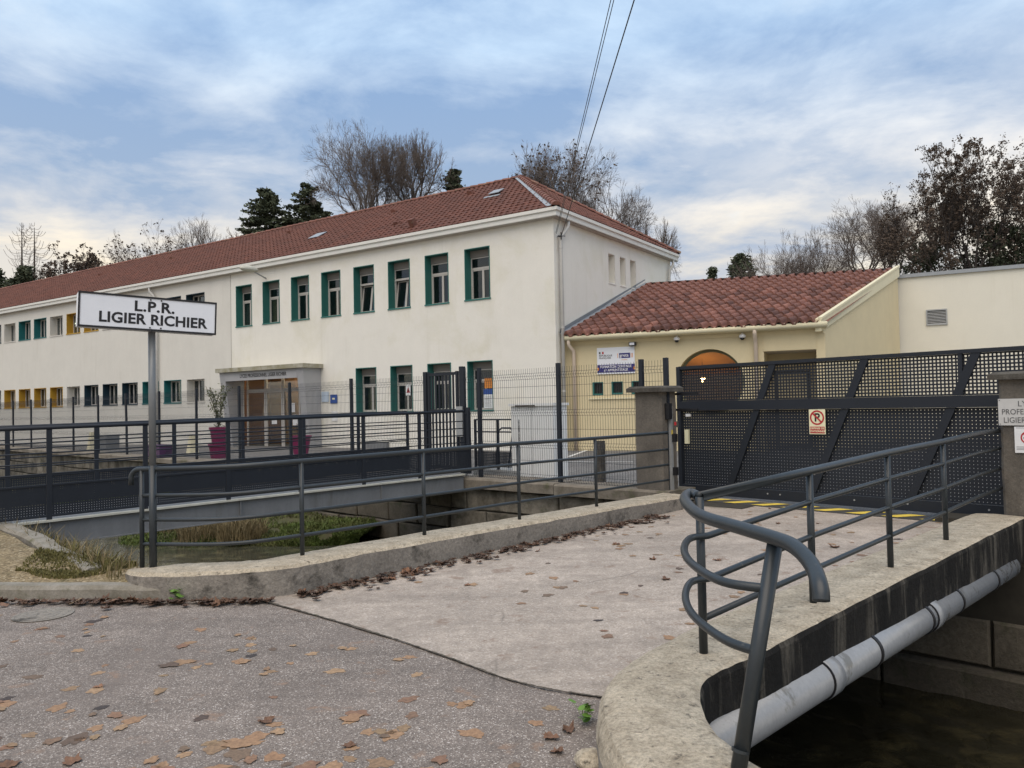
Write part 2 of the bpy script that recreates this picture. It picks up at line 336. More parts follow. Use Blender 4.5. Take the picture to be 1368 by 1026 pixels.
M['asphalt'] = asphalt_mat('asphalt', (0.245, 0.204, 0.174), (0.130, 0.106, 0.090), (0.42, 0.365, 0.315), (0.68, 0.62, 0.565), 165, stain=(0.165, 0.136, 0.117), sc=0.7, print_col=(0.27, 0.178, 0.122))
M['deck'] = asphalt_mat('bridge_concrete', (0.43, 0.365, 0.305), (0.32, 0.268, 0.222), (0.51, 0.44, 0.375), (0.60, 0.535, 0.47), 100, stain=(0.20, 0.165, 0.138), sc=0.9, print_col=(0.22, 0.150, 0.108))
M['yard'] = asphalt_mat('yard_asphalt', (0.15, 0.145, 0.14), (0.09, 0.088, 0.085), (0.22, 0.21, 0.20), (0.30, 0.29, 0.28), 60, stain=(0.20, 0.19, 0.17), sc=0.4)
M['gravel'] = asphalt_mat('gravel', (0.26, 0.195, 0.105), (0.12, 0.088, 0.044), (0.38, 0.30, 0.18), (0.48, 0.40, 0.27), 55, stain=(0.095, 0.088, 0.034), sc=2.2)
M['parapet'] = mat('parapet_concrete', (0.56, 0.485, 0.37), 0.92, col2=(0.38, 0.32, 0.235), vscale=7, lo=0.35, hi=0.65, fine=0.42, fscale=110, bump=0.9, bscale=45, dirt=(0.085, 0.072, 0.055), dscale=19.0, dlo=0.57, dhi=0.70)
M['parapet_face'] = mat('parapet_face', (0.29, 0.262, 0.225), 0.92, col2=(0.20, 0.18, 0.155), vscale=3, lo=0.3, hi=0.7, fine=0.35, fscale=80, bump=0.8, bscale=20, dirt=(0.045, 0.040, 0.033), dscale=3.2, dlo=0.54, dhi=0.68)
M['kerb'] = mat('kerb_concrete', (0.30, 0.275, 0.235), 0.92, col2=(0.20, 0.18, 0.14), vscale=6, fine=0.2, fscale=110, bump=0.4, bscale=60, dirt=(0.09, 0.09, 0.035), dscale=5)
M['bitumen'] = mat('bitumen_black', (0.010, 0.0095, 0.009), 0.85, spec=0.2, col2=(0.022, 0.020, 0.018), vscale=4, fine=0.25, fscale=40, bump=0.8, bscale=22, dirt=(0.145, 0.130, 0.106), dscale=5.5, dlo=0.51, dhi=0.70, streak=True)
M['pillar'] = mat('pillar_concrete', (0.165, 0.145, 0.120), 0.92, col2=(0.095, 0.083, 0.070), vscale=2.2, lo=0.3, hi=0.7, fine=0.22, fscale=70, bump=0.4, bscale=40, dirt=(0.055, 0.047, 0.038), dscale=2.0, dlo=0.55, dhi=0.8)
M['cap'] = mat('cap_concrete', (0.10, 0.092, 0.078), 0.95, col2=(0.055, 0.048, 0.04), vscale=6, fine=0.25, fscale=60, bump=0.5, bscale=40)
M['stone'] = mat('quay_stone', (0.145, 0.125, 0.095), 0.95, col2=(0.075, 0.064, 0.047), vscale=2.0, lo=0.3, hi=0.7, fine=0.25, fscale=40, bump=0.7, bscale=18, objrand=0.25, dirt=(0.035, 0.045, 0.012), dscale=1.6, dlo=0.56, dhi=0.74)
M['stone_pale'] = mat('quay_stone_pale', (0.23, 0.205, 0.165), 0.95, col2=(0.06, 0.052, 0.038), vscale=2.0, lo=0.34, hi=0.62, fine=0.25, fscale=40, bump=0.7, bscale=18, objrand=0.3, dirt=(0.035, 0.045, 0.012), dscale=1.6, dlo=0.58, dhi=0.74)
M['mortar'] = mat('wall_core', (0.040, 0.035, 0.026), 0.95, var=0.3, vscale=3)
M['coping'] = mat('coping', (0.24, 0.21, 0.17), 0.92, col2=(0.13, 0.11, 0.085), vscale=2.5, fine=0.2, fscale=60, bump=0.4, bscale=40, dirt=(0.06, 0.07, 0.02), dscale=2.5)
M['soil'] = mat('bank_soil', (0.065, 0.07, 0.022), 0.95, var=0.4, vscale=4, col2=(0.07, 0.055, 0.03))
M['grass'] = mat('grass_blade', (0.090, 0.135, 0.024), 0.8, var=0.5, vscale=1.5, col2=(0.095, 0.095, 0.032))
M['drygrass'] = mat('dry_grass', (0.21, 0.165, 0.085), 0.9, var=0.4, vscale=3)
M['moss'] = mat('moss_tuft', (0.13, 0.115, 0.035), 0.9, var=0.35, vscale=4)
M['weed'] = mat('weed_leaf', (0.11, 0.22, 0.03), 0.6, var=0.2, vscale=20)
def leaf_mat():
    mt = bpy.data.materials.new('fallen_leaf'); mt.use_nodes = True; t = mt.node_tree; b = t.nodes['Principled BSDF']; b.inputs['Roughness'].default_value = 0.75
    oi = N(t, 'ShaderNodeObjectInfo'); c = ramp(t, oi.outputs['Random'], [(0.0, (0.36, 0.235, 0.135)), (0.25, (0.31, 0.18, 0.10)), (0.5, (0.27, 0.185, 0.105)), (0.7, (0.24, 0.13, 0.08)), (0.88, (0.19, 0.13, 0.085)), (0.96, (0.085, 0.058, 0.046)), (1.0, (0.05, 0.04, 0.036))])
    geo = N(t, 'ShaderNodeNewGeometry'); f2 = ramp(t, noise_tex(t, geo.outputs['Position'], 45, 5, 0.7), [(0.3, 0.62), (0.7, 1.3)]); c = mixc(t, 1.0, c, f2, 'MULTIPLY')
    t.links.new(c, b.inputs['Base Color']); return mt
M['leaf'] = leaf_mat()
M['leaf_drift'] = mat('drift_leaf', (0.125, 0.066, 0.038), 0.8, col2=(0.045, 0.030, 0.024), vscale=9, var=0.4, fine=0.3, fscale=40)
M['leaf_curl'] = mat('curled_leaf', (0.15, 0.078, 0.044), 0.7, var=0.3, vscale=14, objrand=0.5, fine=0.25, fscale=60)
def water_mat(name, col, rough, bump, sc):
    mt = mat(name, col, rough, var=0.4, vscale=2.5, spec=0.6, dirt=(col[0]*3.2, col[1]*2.9, col[2]*2.3), dscale=2.4, dlo=0.50, dhi=0.72); t = mt.node_tree; b = t.nodes['Principled BSDF']; b.inputs['IOR'].default_value = 1.33
    geo = N(t, 'ShaderNodeNewGeometry'); mp = N(t, 'ShaderNodeMapping'); mp.inputs['Rotation'].default_value = (0, 0, rad(45)); mp.inputs['Scale'].default_value = (1, 0.45, 1); t.links.new(geo.outputs['Position'], mp.inputs[0])
    bn = N(t, 'ShaderNodeBump'); bn.inputs['Strength'].default_value = bump; bn.inputs['Distance'].default_value = 0.05
    t.links.new(noise_tex(t, mp.outputs[0], sc, 4, 0.55, 0.6), bn.inputs['Height']); t.links.new(bn.outputs[0], b.inputs['Normal']); return mt
M['water_still'] = water_mat('river_water_still', (0.055, 0.055, 0.038), 0.12, 0.12, 3.0)
M['water'] = water_mat('river_water', (0.020, 0.018, 0.011), 0.08, 0.35, 3.5)
M['foam'] = mat('foam', (0.55, 0.58, 0.60), 0.4, var=0.2, vscale=12)

# ================================================================== SETTING
BD = Vector((0.705, 0.709, 0)).normalized(); BN = Vector((BD.y, -BD.x, 0))      # along the road bridge / to its right
FD = Vector((0.735, -0.678, 0)).normalized(); FO = Vector((-FD.y, FD.x, 0))    # along the far bank / away from the river
ND = Vector((0.72, -0.69, 0)).normalized(); NO = Vector((ND.y, -ND.x, 0))      # along the near bank / towards the street
def FP(s, off=0.0, z=0.0): return Vector((-1.0, 14.7, z)) + FD*s + FO*off
def NP(s, off=0.0, z=0.0): return Vector((-3.4, 6.8, z)) + ND*s + NO*off
def yard_z(off):
    return 0.05 if off < 1.8 else (0.24 if off > 4.6 else 0.05 + 0.19*(off-1.8)/2.8)
# street side
mb = MB(); rpts = [NP(-160, 0), NP(0.0, 0), Vector((-3.0, 6.92, 0)), Vector((-2.0, 6.98, 0)), Vector((-1.5, 7.30, 0)), Vector((1.15, 4.95, 0)), Vector((0.75, 4.30, 0)), Vector((0.62, 3.4, 0)), Vector((0.68, 2.95, 0)), NP(6.2, 0.12), NP(160, 0.12), NP(160, 200), NP(-160, 200)]
mb.add(rpts, [tuple(reversed(range(len(rpts))))]); struct('road', mb, M['asphalt'])
# yard and the land behind it
mb = MB(); offs = [0.0, 1.8, 4.6, 40, 900]
for a, b in zip(offs[:-1], offs[1:]):
    za, zb = (0.05 if a < 1.9 else 0.24), (0.05 if b < 1.9 else 0.24)
    mb.quad(FP(-700, a, za), FP(700, a, za), FP(700, b, zb), FP(-700, b, zb))
struct('ground', mb, M['yard'])
# river bed side: water upstream (left) and downstream (right), a sill under the road bridge between them
mb = MB()
def wgrid(s0, s1, o0, o1, z, step, amp, mbx):
    ns = max(1, int((s1-s0)/step)); no = max(1, int((o1-o0)/step)); base = len(mbx.v)
    for j in range(no+1):
        for i in range(ns+1):
            p = NP(s0+(s1-s0)*i/ns, -(o0+(o1-o0)*j/no), z)
            h = 0
            if amp:
                near = math.exp(-((p-gz(1235,1030,z)).length/0.9)**2); h = amp*(mnoise.noise(Vector((p.x*1.7, p.y*1.7, 0)))*0.5 + mnoise.noise(Vector((p.x*5, p.y*5, 3)))*0.25) + near*(0.10*mnoise.noise(Vector((p.x*3.5, p.y*3.5, 7))) + .05*mnoise.noise(Vector((p.x*9, p.y*9, 1))))
            mbx.v.append((p.x, p.y, p.z+h))
    for j in range(no):
        for i in range(ns):
            a = base+j*(ns+1)+i; mbx.f.append((a, a+1, a+ns+2, a+ns+1)); mbx.mi.append(0)
wgrid(-90, 1.2, 0.3, 9.5, -1.12, 4.0, 0, mb); struct('river_water', mb, M['water_still'])
mb = MB(); wgrid(1.6, 14, 0.2, 9.5, -1.82, 0.09, 0.07, mb); struct('river_water', mb, M['water'], smooth=True)
mb = MB(); mb.add([NP(1.2, -0.2, -2.2), NP(1.2, -9, -2.2), NP(1.2, -9, -1.08), NP(1.2, -0.2, -1.08), NP(1.6, -0.2, -2.2), NP(1.6, -9, -2.2), NP(1.6, -9, -1.08), NP(1.6, -0.2, -1.08)],
    [(0,1,2,3),(7,6,5,4),(3,2,6,7),(0,4,5,1),(0,3,7,4),(1,5,6,2)]); struct('river_sill', mb, M['mortar'])
# near bank retaining wall (street side of the river)
mb = MB()
for s0, s1, zt in ((-90, 0.6, -0.02), (0.6, 5.3, -0.31)):
    A, B = NP(s0), NP(s1); d = -NO*0.02
    mb.add([A+d+Vector((0,0,-2.4)), B+d+Vector((0,0,-2.4)), B+d+Vector((0,0,zt)), A+d+Vector((0,0,zt)), A+NO*0.5+Vector((0,0,-2.4)), B+NO*0.5+Vector((0,0,-2.4)), B+NO*0.5+Vector((0,0,zt)), A+NO*0.5+Vector((0,0,zt))],
        [(0,1,2,3),(7,6,5,4),(3,2,6,7)])
solo('near_bank_wall', mb, M['mortar'], 'dark retaining wall on the street side of the river', 'retaining wall')

# far bank: core, stone blocks, coping
def block_wall(root, s0, s1, z0, z1, rows, length, off, mt, wet=0.0):
    h = (z1-z0)/rows
    for r in range(rows):
        s = s0 - (length*0.5 if r % 2 else 0)
        while s < s1:
            L = length*random.uniform(0.75, 1.25); a, b = max(s, s0), min(s+L, s1); s += L
            if b-a < 0.15: continue
            g = 0.012; pr = off - random.uniform(0.0, 0.035); mbk = MB(); ch = 0.022
            za, zb = z0+r*h+g, z0+(r+1)*h-g; a += g; b -= g
            f = [FP(a+ch, pr, za+ch), FP(b-ch, pr, za+ch), FP(b-ch, pr, zb-ch), FP(a+ch, pr, zb-ch)]
            e = [FP(a, pr+ch, za), FP(b, pr+ch, za), FP(b, pr+ch, zb), FP(a, pr+ch, zb)]
            k = [FP(a, pr+0.25, za), FP(b, pr+0.25, za), FP(b, pr+0.25, zb), FP(a, pr+0.25, zb)]
            mbk.add(f+e+k, [(0,1,2,3)] + [(4+i, 4+(i+1)%4, (i+1)%4, i) for i in range(4)] + [(8+i, 8+(i+1)%4, 4+(i+1)%4, 4+i) for i in range(4)])
            mbk.jitter(0.03, 2.9, r*3.1); mbk.jitter(.012, 11, r); part('stone_block', mbk, mt, root, world=True)
fw = thing('far_bank_wall', 'stone retaining wall of dark and pale blocks below the wire mesh fence', 'retaining wall', FP(0, 0, -2.2))
mb = MB(); A, B = FP(-90, 0.12), FP(5.6, 0.12)
mb.add([A+Vector((0,0,-2.4)), B+Vector((0,0,-2.4)), B+Vector((0,0,0.1)), A+Vector((0,0,0.1)), A+FO*.4+Vector((0,0,-2.4)), B+FO*.4+Vector((0,0,-2.4)), B+FO*.4+Vector((0,0,0.1)), A+FO*.4+Vector((0,0,0.1))], [(0,1,2,3),(7,6,5,4),(3,2,6,7)])
part('wall_core', mb, M['mortar'], fw, world=True)
block_wall(fw, -0.3, 5.4, -1.5, 0.10, 4, 1.05, 0.02, M['stone_pale']); block_wall(fw, -14, -0.3, -1.5, 0.10, 4, 1.15, 0.02, M['stone']); block_wall(fw, -34, -14, -1.2, 0.10, 3, 1.3, 0.02, M['stone_pale'])
s = -60.0
while s < 4.6:
    L = 2.4; mb = MB(); a, b = s+0.008, min(s+L, 4.6)-0.008; o0, o1 = -0.16, 0.62; z0, z1 = 0.12, 0.30
    if s < -1.5: z0, z1, o1 = 0.12, 0.27, 0.5
    mb.add([FP(a,o0,z0), FP(b,o0,z0), FP(b,o0,z1-.03), FP(a,o0,z1-.03), FP(a,o0+.03,z1), FP(b,o0+.03,z1), FP(a,o1,z1), FP(b,o1,z1), FP(a,o1,z0), FP(b,o1,z0)],
        [(0,1,2,3),(3,2,5,4),(4,5,7,6),(6,7,9,8),(8,9,1,0),(0,3,4,6,8),(1,9,7,5,2)])
    mb.jitter(0.012, 1.3, s); part('coping_stone', mb, M['coping'], fw, world=True); s += L
# wall under the right gate pillar: stepped big stones
rw = thing('right_bank_wall', 'stepped mossy stone wall under the gate pillar above dark water', 'retaining wall', FP(9.4, 0.3, -2.2))
mb = MB(); A, B = FP(8.0, 0.35), FP(40, 0.35)
mb.add([A+Vector((0,0,-2.6)), B+Vector((0,0,-2.6)), B+Vector((0,0,0.15)), A+Vector((0,0,0.15)), A+FO*.5+Vector((0,0,-2.6)), B+FO*.5+Vector((0,0,-2.6)), B+FO*.5+Vector((0,0,0.15)), A+FO*.5+Vector((0,0,0.15))], [(0,1,2,3),(7,6,5,4),(3,2,6,7)])
part('wall_core', mb, M['mortar'], rw, world=True)
for r, (z0, z1, off, s0) in enumerate([(-0.38, 0.10, 0.42, 9.0), (-0.92, -0.39, 0.22, 8.4), (-1.45, -0.93, 0.02, 7.2), (-2.1, -1.46, -0.12, 6.2)]):
    sv = len(rw.children); block_wall(rw, s0 + r*0.0, 14, z0, z1, 1, 1.25, off, M['stone'])
# abutment wall below the far end of the bridge
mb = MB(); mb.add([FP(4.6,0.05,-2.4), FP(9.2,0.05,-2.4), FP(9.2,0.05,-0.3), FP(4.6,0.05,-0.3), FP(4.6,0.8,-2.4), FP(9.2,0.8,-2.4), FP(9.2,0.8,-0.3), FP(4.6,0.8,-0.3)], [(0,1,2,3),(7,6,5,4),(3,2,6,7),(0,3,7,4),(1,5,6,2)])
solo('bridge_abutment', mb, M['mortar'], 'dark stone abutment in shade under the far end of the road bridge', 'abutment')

# grassy berm along the far wall and soil bank on the near side
def berm(name, fn, n, mt):
    mbx = MB(); rows = []
    for i in range(n+1): rows.append(fn(i/n))
    k = len(rows[0])
    for r in rows: mbx.v += [tuple(p) for p in r]
    for i in range(n):
        for j in range(k-1):
            a = i*k+j; mbx.f.append((a, a+1, a+k+1, a+k)); mbx.mi.append(0)
    return mbx
def berm_fn(t):
    s = -2.4 - 22*t; wdt = 0.4 + 3.0*min(1, t*9)*(1 - 0.25*max(0, t-0.25)*2); wdt = max(0.3, wdt + 0.35*math.sin(s*1.7))
    return [FP(s, 0.1, -0.78 + .05*math.sin(s*2)), FP(s, -0.5*wdt, -0.86 + .04*math.sin(s*3.1)), FP(s, -0.85*wdt, -0.98), FP(s, -1.0*wdt, -1.2)]
struct('grass_berm', berm('grass_berm', berm_fn, 60, M['soil']), M['soil'], smooth=True)
def nb_fn(t):
    s = -0.25 - 6.0*t
    return [NP(s, 0.02, 0.06), NP(s, -0.25, 0.0), NP(s, -0.75, -0.45), NP(s, -1.35 - .2*math.sin(s*2.2), -1.2)]
struct('near_river_bank', berm('near_river_bank', nb_fn, 30, M['soil']), M['soil'], smooth=True)
def blades(name, spots, hmin, hmax, mt, lean=0.5, wid=0.006, label=None):
    mbx = MB()
    for p in spots:
        h = random.uniform(hmin, hmax); a = random.random()*6.28; l = random.uniform(0, lean)*h; w = wid*random.uniform(.7, 1.5)
        dx, dy = math.cos(a)*l, math.sin(a)*l; b = random.random()*6.28; ux, uy = math.cos(b)*w, math.sin(b)*w
        mbx.add([(p[0]-ux,p[1]-uy,p[2]-.02),(p[0]+ux,p[1]+uy,p[2]-.02),(p[0]+dx*.4+ux*.8,p[1]+dy*.4+uy*.8,p[2]+h*.6),(p[0]+dx*.4-ux*.8,p[1]+dy*.4-uy*.8,p[2]+h*.6),(p[0]+dx,p[1]+dy,p[2]+h*random.uniform(.75,1))],[(0,1,2,3),(3,2,4)])
    return struct(name, mbx, mt, kind='stuff')
sp = []
for i in range(26000):
    t = random.random()**1.6*0.55; r = berm_fn(t); u = random.random()*0.95*3; j = min(2, int(u)); p = r[j].lerp(r[j+1], u-j)
    if mnoise.noise(p*1.3) > -.42: sp.append(p)
blades('berm_grass', sp, 0.03, 0.12, M['grass'], 1.2, 0.010)
sp = []
for cxp, cyp, rr, n in ((322, 722, 0.50, 900), (268, 722, 0.45, 600), (228, 715, 0.6, 500), (300, 712, 0.5, 500)):
    c = gz(cxp, cyp, -1.05)
    for i in range(n): a = random.random()*6.28; q = rr*math.sqrt(random.random()); sp.append(c + Vector((math.cos(a)*q, math.sin(a)*q*0.8, 0.02)))
blades('river_reeds', sp, 0.25, 0.62, M['drygrass'], 0.8, 0.007)
sp = []; sp2 = []
for i in range(5200):
    t = random.random(); r = nb_fn(t); u = random.random()*2.7; j = min(2, int(u)); p = r[j].lerp(r[j+1], u-j); (sp if random.random() < .62 else sp2).append(p)
blades('bank_grass', sp, 0.10, 0.34, M['moss'], 0.7, 0.006); blades('bank_dry_grass', sp2, 0.15, 0.42, M['drygrass'], 0.7, 0.005)

# ================================================================== ROAD BRIDGE
L0 = Vector((-1.75, 6.95, 0)); LE = Vector((2.50, 11.22, 0))
def RP(t, off=0.0, z=0.0): return Vector((1.69, 5.50, z)) + BD*t + BN*off     # off: from road edge towards the river
def deck_z(p):                                                                # rises gently to the gate
    u = (Vector((p[0], p[1], 0)) - Vector((-1.0, 5.6, 0))).dot(BD); return 0.006 + 0.085*max(0, min(1, u/6.5))
seam = [(-2.36, 6.80), (-1.73, 6.25), (-1.13, 5.71), (-0.51, 5.09), (-0.03, 4.57), (0.38, 4.32), (0.75, 4.2)]
mb = MB(); n = 26; k = len(seam); rows = []
endl = [Vector((2.55, 13.15, 0)).lerp(Vector((5.80, 9.35, 0)), i/(k-1)) for i in range(k)]
for j in range(n+1):
    for i in range(k):
        a = Vector((*seam[i], 0)); p = a.lerp(endl[i], j/n)
        if i == 0 and j > 0: p = Vector((-1.80, 7.12, 0)).lerp(Vector((2.40, 11.38, 0)), (j-1)/(n-4)) if j <= n-3 else Vector((2.40, 11.38, 0)).lerp(endl[0], (j-n+3)/3)
        mb.v.append((p.x, p.y, deck_z(p)))
for j in range(n):
    for i in range(k-1): a = j*k+i; mb.f.append((a, a+1, a+k+1, a+k)); mb.mi.append(0)
struct('bridge_deck', mb, M['deck'])
def dirt_band(pts, wmin, wmax, side, lift, seed):
    rb = random.Random(seed); mbd = MB(); pts = [Vector(p) for p in pts]
    for i, p in enumerate(pts):
        t = (pts[min(i+1,len(pts)-1)]-pts[max(i-1,0)]).normalized(); nn_ = Vector((t.y, -t.x, 0))*side; w_ = wmin+(wmax-wmin)*max(0, min(1, .5+.9*mnoise.noise(p*2.3+Vector((seed,0,0))) + rb.uniform(-.2,.2)))
        a_ = p - nn_*rb.uniform(.0,.012); b_ = p + nn_*w_; mbd.v += [(a_.x, a_.y, max(0, deck_z(a_)-.006)+lift), (b_.x, b_.y, max(0, deck_z(b_)-.006)+lift)]
    mbd.f = [(2*i, 2*i+1, 2*i+3, 2*i+2) for i in range(len(pts)-1)]; mbd.mi = [0]*len(mbd.f); return mbd
M['grime'] = mat('joint_grime', (0.060, 0.050, 0.036), 0.95, var=0.4, vscale=9, col2=(0.115, 0.095, 0.072), fine=0.4, fscale=60, dirt=(0.05, 0.058, 0.018), dscale=6)
struct('deck_joint', dirt_band(crom([Vector((*q, 0)) for q in seam], 26), .004, .022, 1, .0115, 3), M['grime'])
# slab underside with fascia
mb = MB(); A = Vector((-1.9, 7.4, 0)); corners = [NP(0.5, 0.3), NP(5.0, 0.3), RP(5.3, 0.52), FP(4.7, 0.4)]
a, b = RP(-1.2, 0.55), RP(5.4, 0.55); c, d = LE + Vector((-.25,.3,0)), Vector((-1.95, 7.2, 0))
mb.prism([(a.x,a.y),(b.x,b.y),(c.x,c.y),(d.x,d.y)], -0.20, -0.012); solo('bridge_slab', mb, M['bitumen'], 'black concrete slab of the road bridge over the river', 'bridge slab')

def sweep(sections, closed=False):
    mbx = MB(); k = len(sections[0])
    for s_ in sections: mbx.v += [tuple(p) for p in s_]
    for i in range(len(sections)-1):
        for j in range(k-1): a = i*k+j; mbx.f.append((a, a+1, a+k+1, a+k)); mbx.mi.append(j)
    mbx.f.append(tuple(range(k))); mbx.mi.append(0); o = (len(sections)-1)*k; mbx.f.append(tuple(o+j for j in reversed(range(k)))); mbx.mi.append(0)
    return mbx
# left parapet
path = crom([(-3.50, 7.02, 0), (-3.30, 6.80, 0), (-2.95, 6.70, 0), (-2.45, 6.66, 0), (-2.05, 6.74, 0), (-1.62, 7.08, 0), (-0.9, 7.80, 0), (0.2, 8.91, 0), (1.3, 10.01, 0), (2.50, 11.22, 0)], 12)
secs = []
for i, p in enumerate(path):
    a = path[max(0,i-1)]; b = path[min(len(path)-1,i+1)]; t = (b-a).normalized(); nrm = Vector((-t.y, t.x, 0))
    u = i/(len(path)-1); w = 0.46*min(1, 0.35 + u*4.5); zt = 0.205 + 0.075*min(1, u*1.7)
    if i < 20: nrm = (nrm + Vector((0.15, 1.0, 0))*(1-i/20)*1.2).normalized()
    secs.append([p + Vector((0,0,-0.06)), p + Vector((0,0,zt*0.5)), p + Vector((0,0,zt-0.03)), p + nrm*0.03 + Vector((0,0,zt)), p + nrm*(w*0.5) + Vector((0,0,zt+.004)), p + nrm*(w-0.03) + Vector((0,0,zt)), p + nrm*w + Vector((0,0,zt-.03)), p + nrm*w + Vector((0,0,-0.45))])
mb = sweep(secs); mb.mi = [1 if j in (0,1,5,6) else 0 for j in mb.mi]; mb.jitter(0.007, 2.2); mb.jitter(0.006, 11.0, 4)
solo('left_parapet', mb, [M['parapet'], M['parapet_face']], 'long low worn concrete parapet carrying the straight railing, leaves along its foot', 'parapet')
# right parapet with the rounded end
Rr = [RP(5.05, 0), RP(4.0, 0), RP(3.0, 0), RP(2.0, 0), RP(1.0, 0), Vector((1.69,5.50,0)), Vector((1.28,5.08,0)), Vector((0.93,4.68,0)), Vector((0.62,4.30,0)), Vector((0.43,3.95,0)), Vector((0.355,3.60,0)), Vector((0.345,3.25,0)), Vector((0.40,2.95,0)), Vector((0.53,2.65,0)), Vector((0.80,2.30,0)), Vector((1.5,1.60,0)), Vector((4.2,-1.0,0))]
Ii = [RP(5.05, .60), RP(4.0, .60), RP(3.0, .60), RP(2.0, .60), RP(1.0, .60), RP(0.0, .60), Vector((1.62,4.57,0)), Vector((1.34,4.28,0)), Vector((1.10,4.07,0)), Vector((0.93,3.88,0)), Vector((0.86,3.66,0)), Vector((0.825,3.40,0)), Vector((0.845,3.20,0)), Vector((0.92,2.98,0)), Vector((1.16,2.66,0)), Vector((1.9,1.95,0)), Vector((4.55,-0.60,0))]
Rr = crom(Rr, 8); Ii = crom(Ii, 8); secs = []
for a, b in zip(Rr, Ii):
    t = (b-a).normalized(); w = (b-a).length; zt = 0.235 + 0.03*max(0, min(1, (a.y-4)/4))
    V = lambda z: Vector((0,0,z))
    secs.append([a+V(-.06), a+V(zt*.45), a+t*.012+V(zt-.07), a+t*.04+V(zt-.02), a+t*.10+V(zt), a+t*(w*.5)+V(zt+.006), b-t*.04+V(zt), b-t*.012+V(zt-.012), b+V(zt-.04), b+V(-0.02), b+V(-.20)])
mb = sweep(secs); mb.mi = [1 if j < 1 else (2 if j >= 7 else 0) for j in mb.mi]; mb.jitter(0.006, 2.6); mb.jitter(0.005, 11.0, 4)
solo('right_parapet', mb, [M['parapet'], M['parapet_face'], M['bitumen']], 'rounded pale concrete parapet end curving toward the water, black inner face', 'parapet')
# wall inside the rounded notch and river wall below it
mb = MB(); pts = Ii[70:]
for a, b in zip(pts[:-1], pts[1:]):
    mb.quad(a+Vector((0,0,-2.4)), b+Vector((0,0,-2.4)), b+Vector((0,0,-.25)), a+Vector((0,0,-.25)))
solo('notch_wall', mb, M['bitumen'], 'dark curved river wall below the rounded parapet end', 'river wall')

# railings of the road bridge
def hook(p, d, r=0.10, n=6):          # rail end turning down
    return [p + d*r*math.sin(math.pi/2*i/n) + Vector((0,0,-r*(1-math.cos(math.pi/2*i/n)))) for i in range(1, n+1)]
lr = thing('bridge_railing', 'long straight grey tube railing with hooked end on the left parapet', 'railing', (-0.9, 7.9, 0.27))
posts = [gz(404,745,.25), gz(567,717,.27), gz(694,694,.28), gz(797,677,.28)]
p0 = gz(190,757,.21); pend = posts[-1] + (posts[-1]-posts[0]).normalized()*1.62
plan = [p0, Vector((-2.55, 6.93, .23)), posts[0], posts[1], posts[2], posts[3], pend]
sm = crom(plan, 10)
def rail_at(dz, pts): return [Vector((p.x, p.y, p.z+dz)) for p in pts]
for dz, r in ((0.205,.017), (0.425,.017), (0.645,.017)): part('rail', MB().tube(rail_at(dz, sm), r, 10), M['railgrey'], lr, world=True, smooth=True)
top = rail_at(0.885, sm); d0 = (top[0]-top[1]).normalized(); d0 = Vector((d0.x, d0.y*0.6, 0)).normalized()
hk = [Vector(q) for q in hook(top[0]+d0*.02, d0, 0.085)]; hk.append(hk[-1]+Vector((0,0,-.06)))
part('top_rail', MB().tube(list(reversed(hk)) + top, 0.023, 12), M['railgrey'], lr, world=True, smooth=True)
for p in [p0] + posts:
    mb = MB().tube([p+Vector((0,0,-.02)), p+Vector((0,0,.875))], 0.021, 10); part('post', mb, M['railgrey'], lr, world=True, smooth=True)
rr = thing('bridge_railing', 'grey tube railing curling round the rounded parapet end beside the pipe', 'railing', (1.04, 4.23, 0.25))
rp = [gz(940,870,.25), None, gz(1190,757,.26), gz(1264,722,.26)]; rp[1] = rp[0].lerp(rp[2], 0.49)
tops = [1.085, 1.125, 1.165, 1.185]; pe = gy(1343,574,9.22)
straight = [Vector((p.x, p.y, z)) for p, z in zip(rp, tops)]
curve = [gz(922,659,1.08), gz(915,668,1.08), gz(935,688,1.08), gz(985,704,1.078), gz(1035,719,1.075), gz(1062,731,1.065), gz(1084,754,1.03), gz(1095,782,0.985), Vector(gz(1097,803,0.94))]
kink = straight[3] + (straight[3]-straight[2])*0.85 + Vector((0,0,.012))
toppath = [pe, kink] + list(reversed(straight)); toppath = toppath[:-1] + crom([straight[0]] + curve, 6)
part('top_rail', MB().tube(toppath, 0.0285, 14), M['railgrey'], rr, world=True, smooth=True)
pb = gz(984,1032,.22); pt = gz(1036,722,1.06)
midplan = [Vector((1.04,4.23,0)), Vector((0.93,4.16,0)), Vector((0.83,3.85,0)), Vector((0.79,3.50,0)), Vector((0.83,3.15,0)), Vector((0.93,2.905,0))]
for dz, lo in ((0.205, True), (0.435, True), (0.66, False)):
    st = [Vector((pe.x, pe.y, pe.z-dz)), Vector((kink.x, kink.y, kink.z-dz))] + [Vector((p.x, p.y, p.z-dz)) for p in reversed(straight)]
    if lo: zq = tops[0]-dz; eq = pb.lerp(pt, (zq-pb.z)/(pt.z-pb.z)); cv = crom([Vector((p.x, p.y, zq)) for p in midplan[:-1]] + [eq], 6); st = st[:-1] + cv
    part('rail', MB().tube(st, 0.0185, 12), M['railgrey'], rr, world=True, smooth=True)
for p, z in zip(rp, tops): part('post', MB().tube([p+Vector((0,0,-.03)), Vector((p.x,p.y,z))], 0.024, 12), M['railgrey'], rr, world=True, smooth=True)
part('leaning_post', MB().tube([pb+Vector((0,0,-.03)), pt], 0.030, 14), M['railgrey'], rr, world=True, smooth=True)
part('post_sleeve', MB().tube([pb.lerp(pt, .085), pb.lerp(pt, .098)], 0.0325, 14), M['railgrey'], rr, world=True)

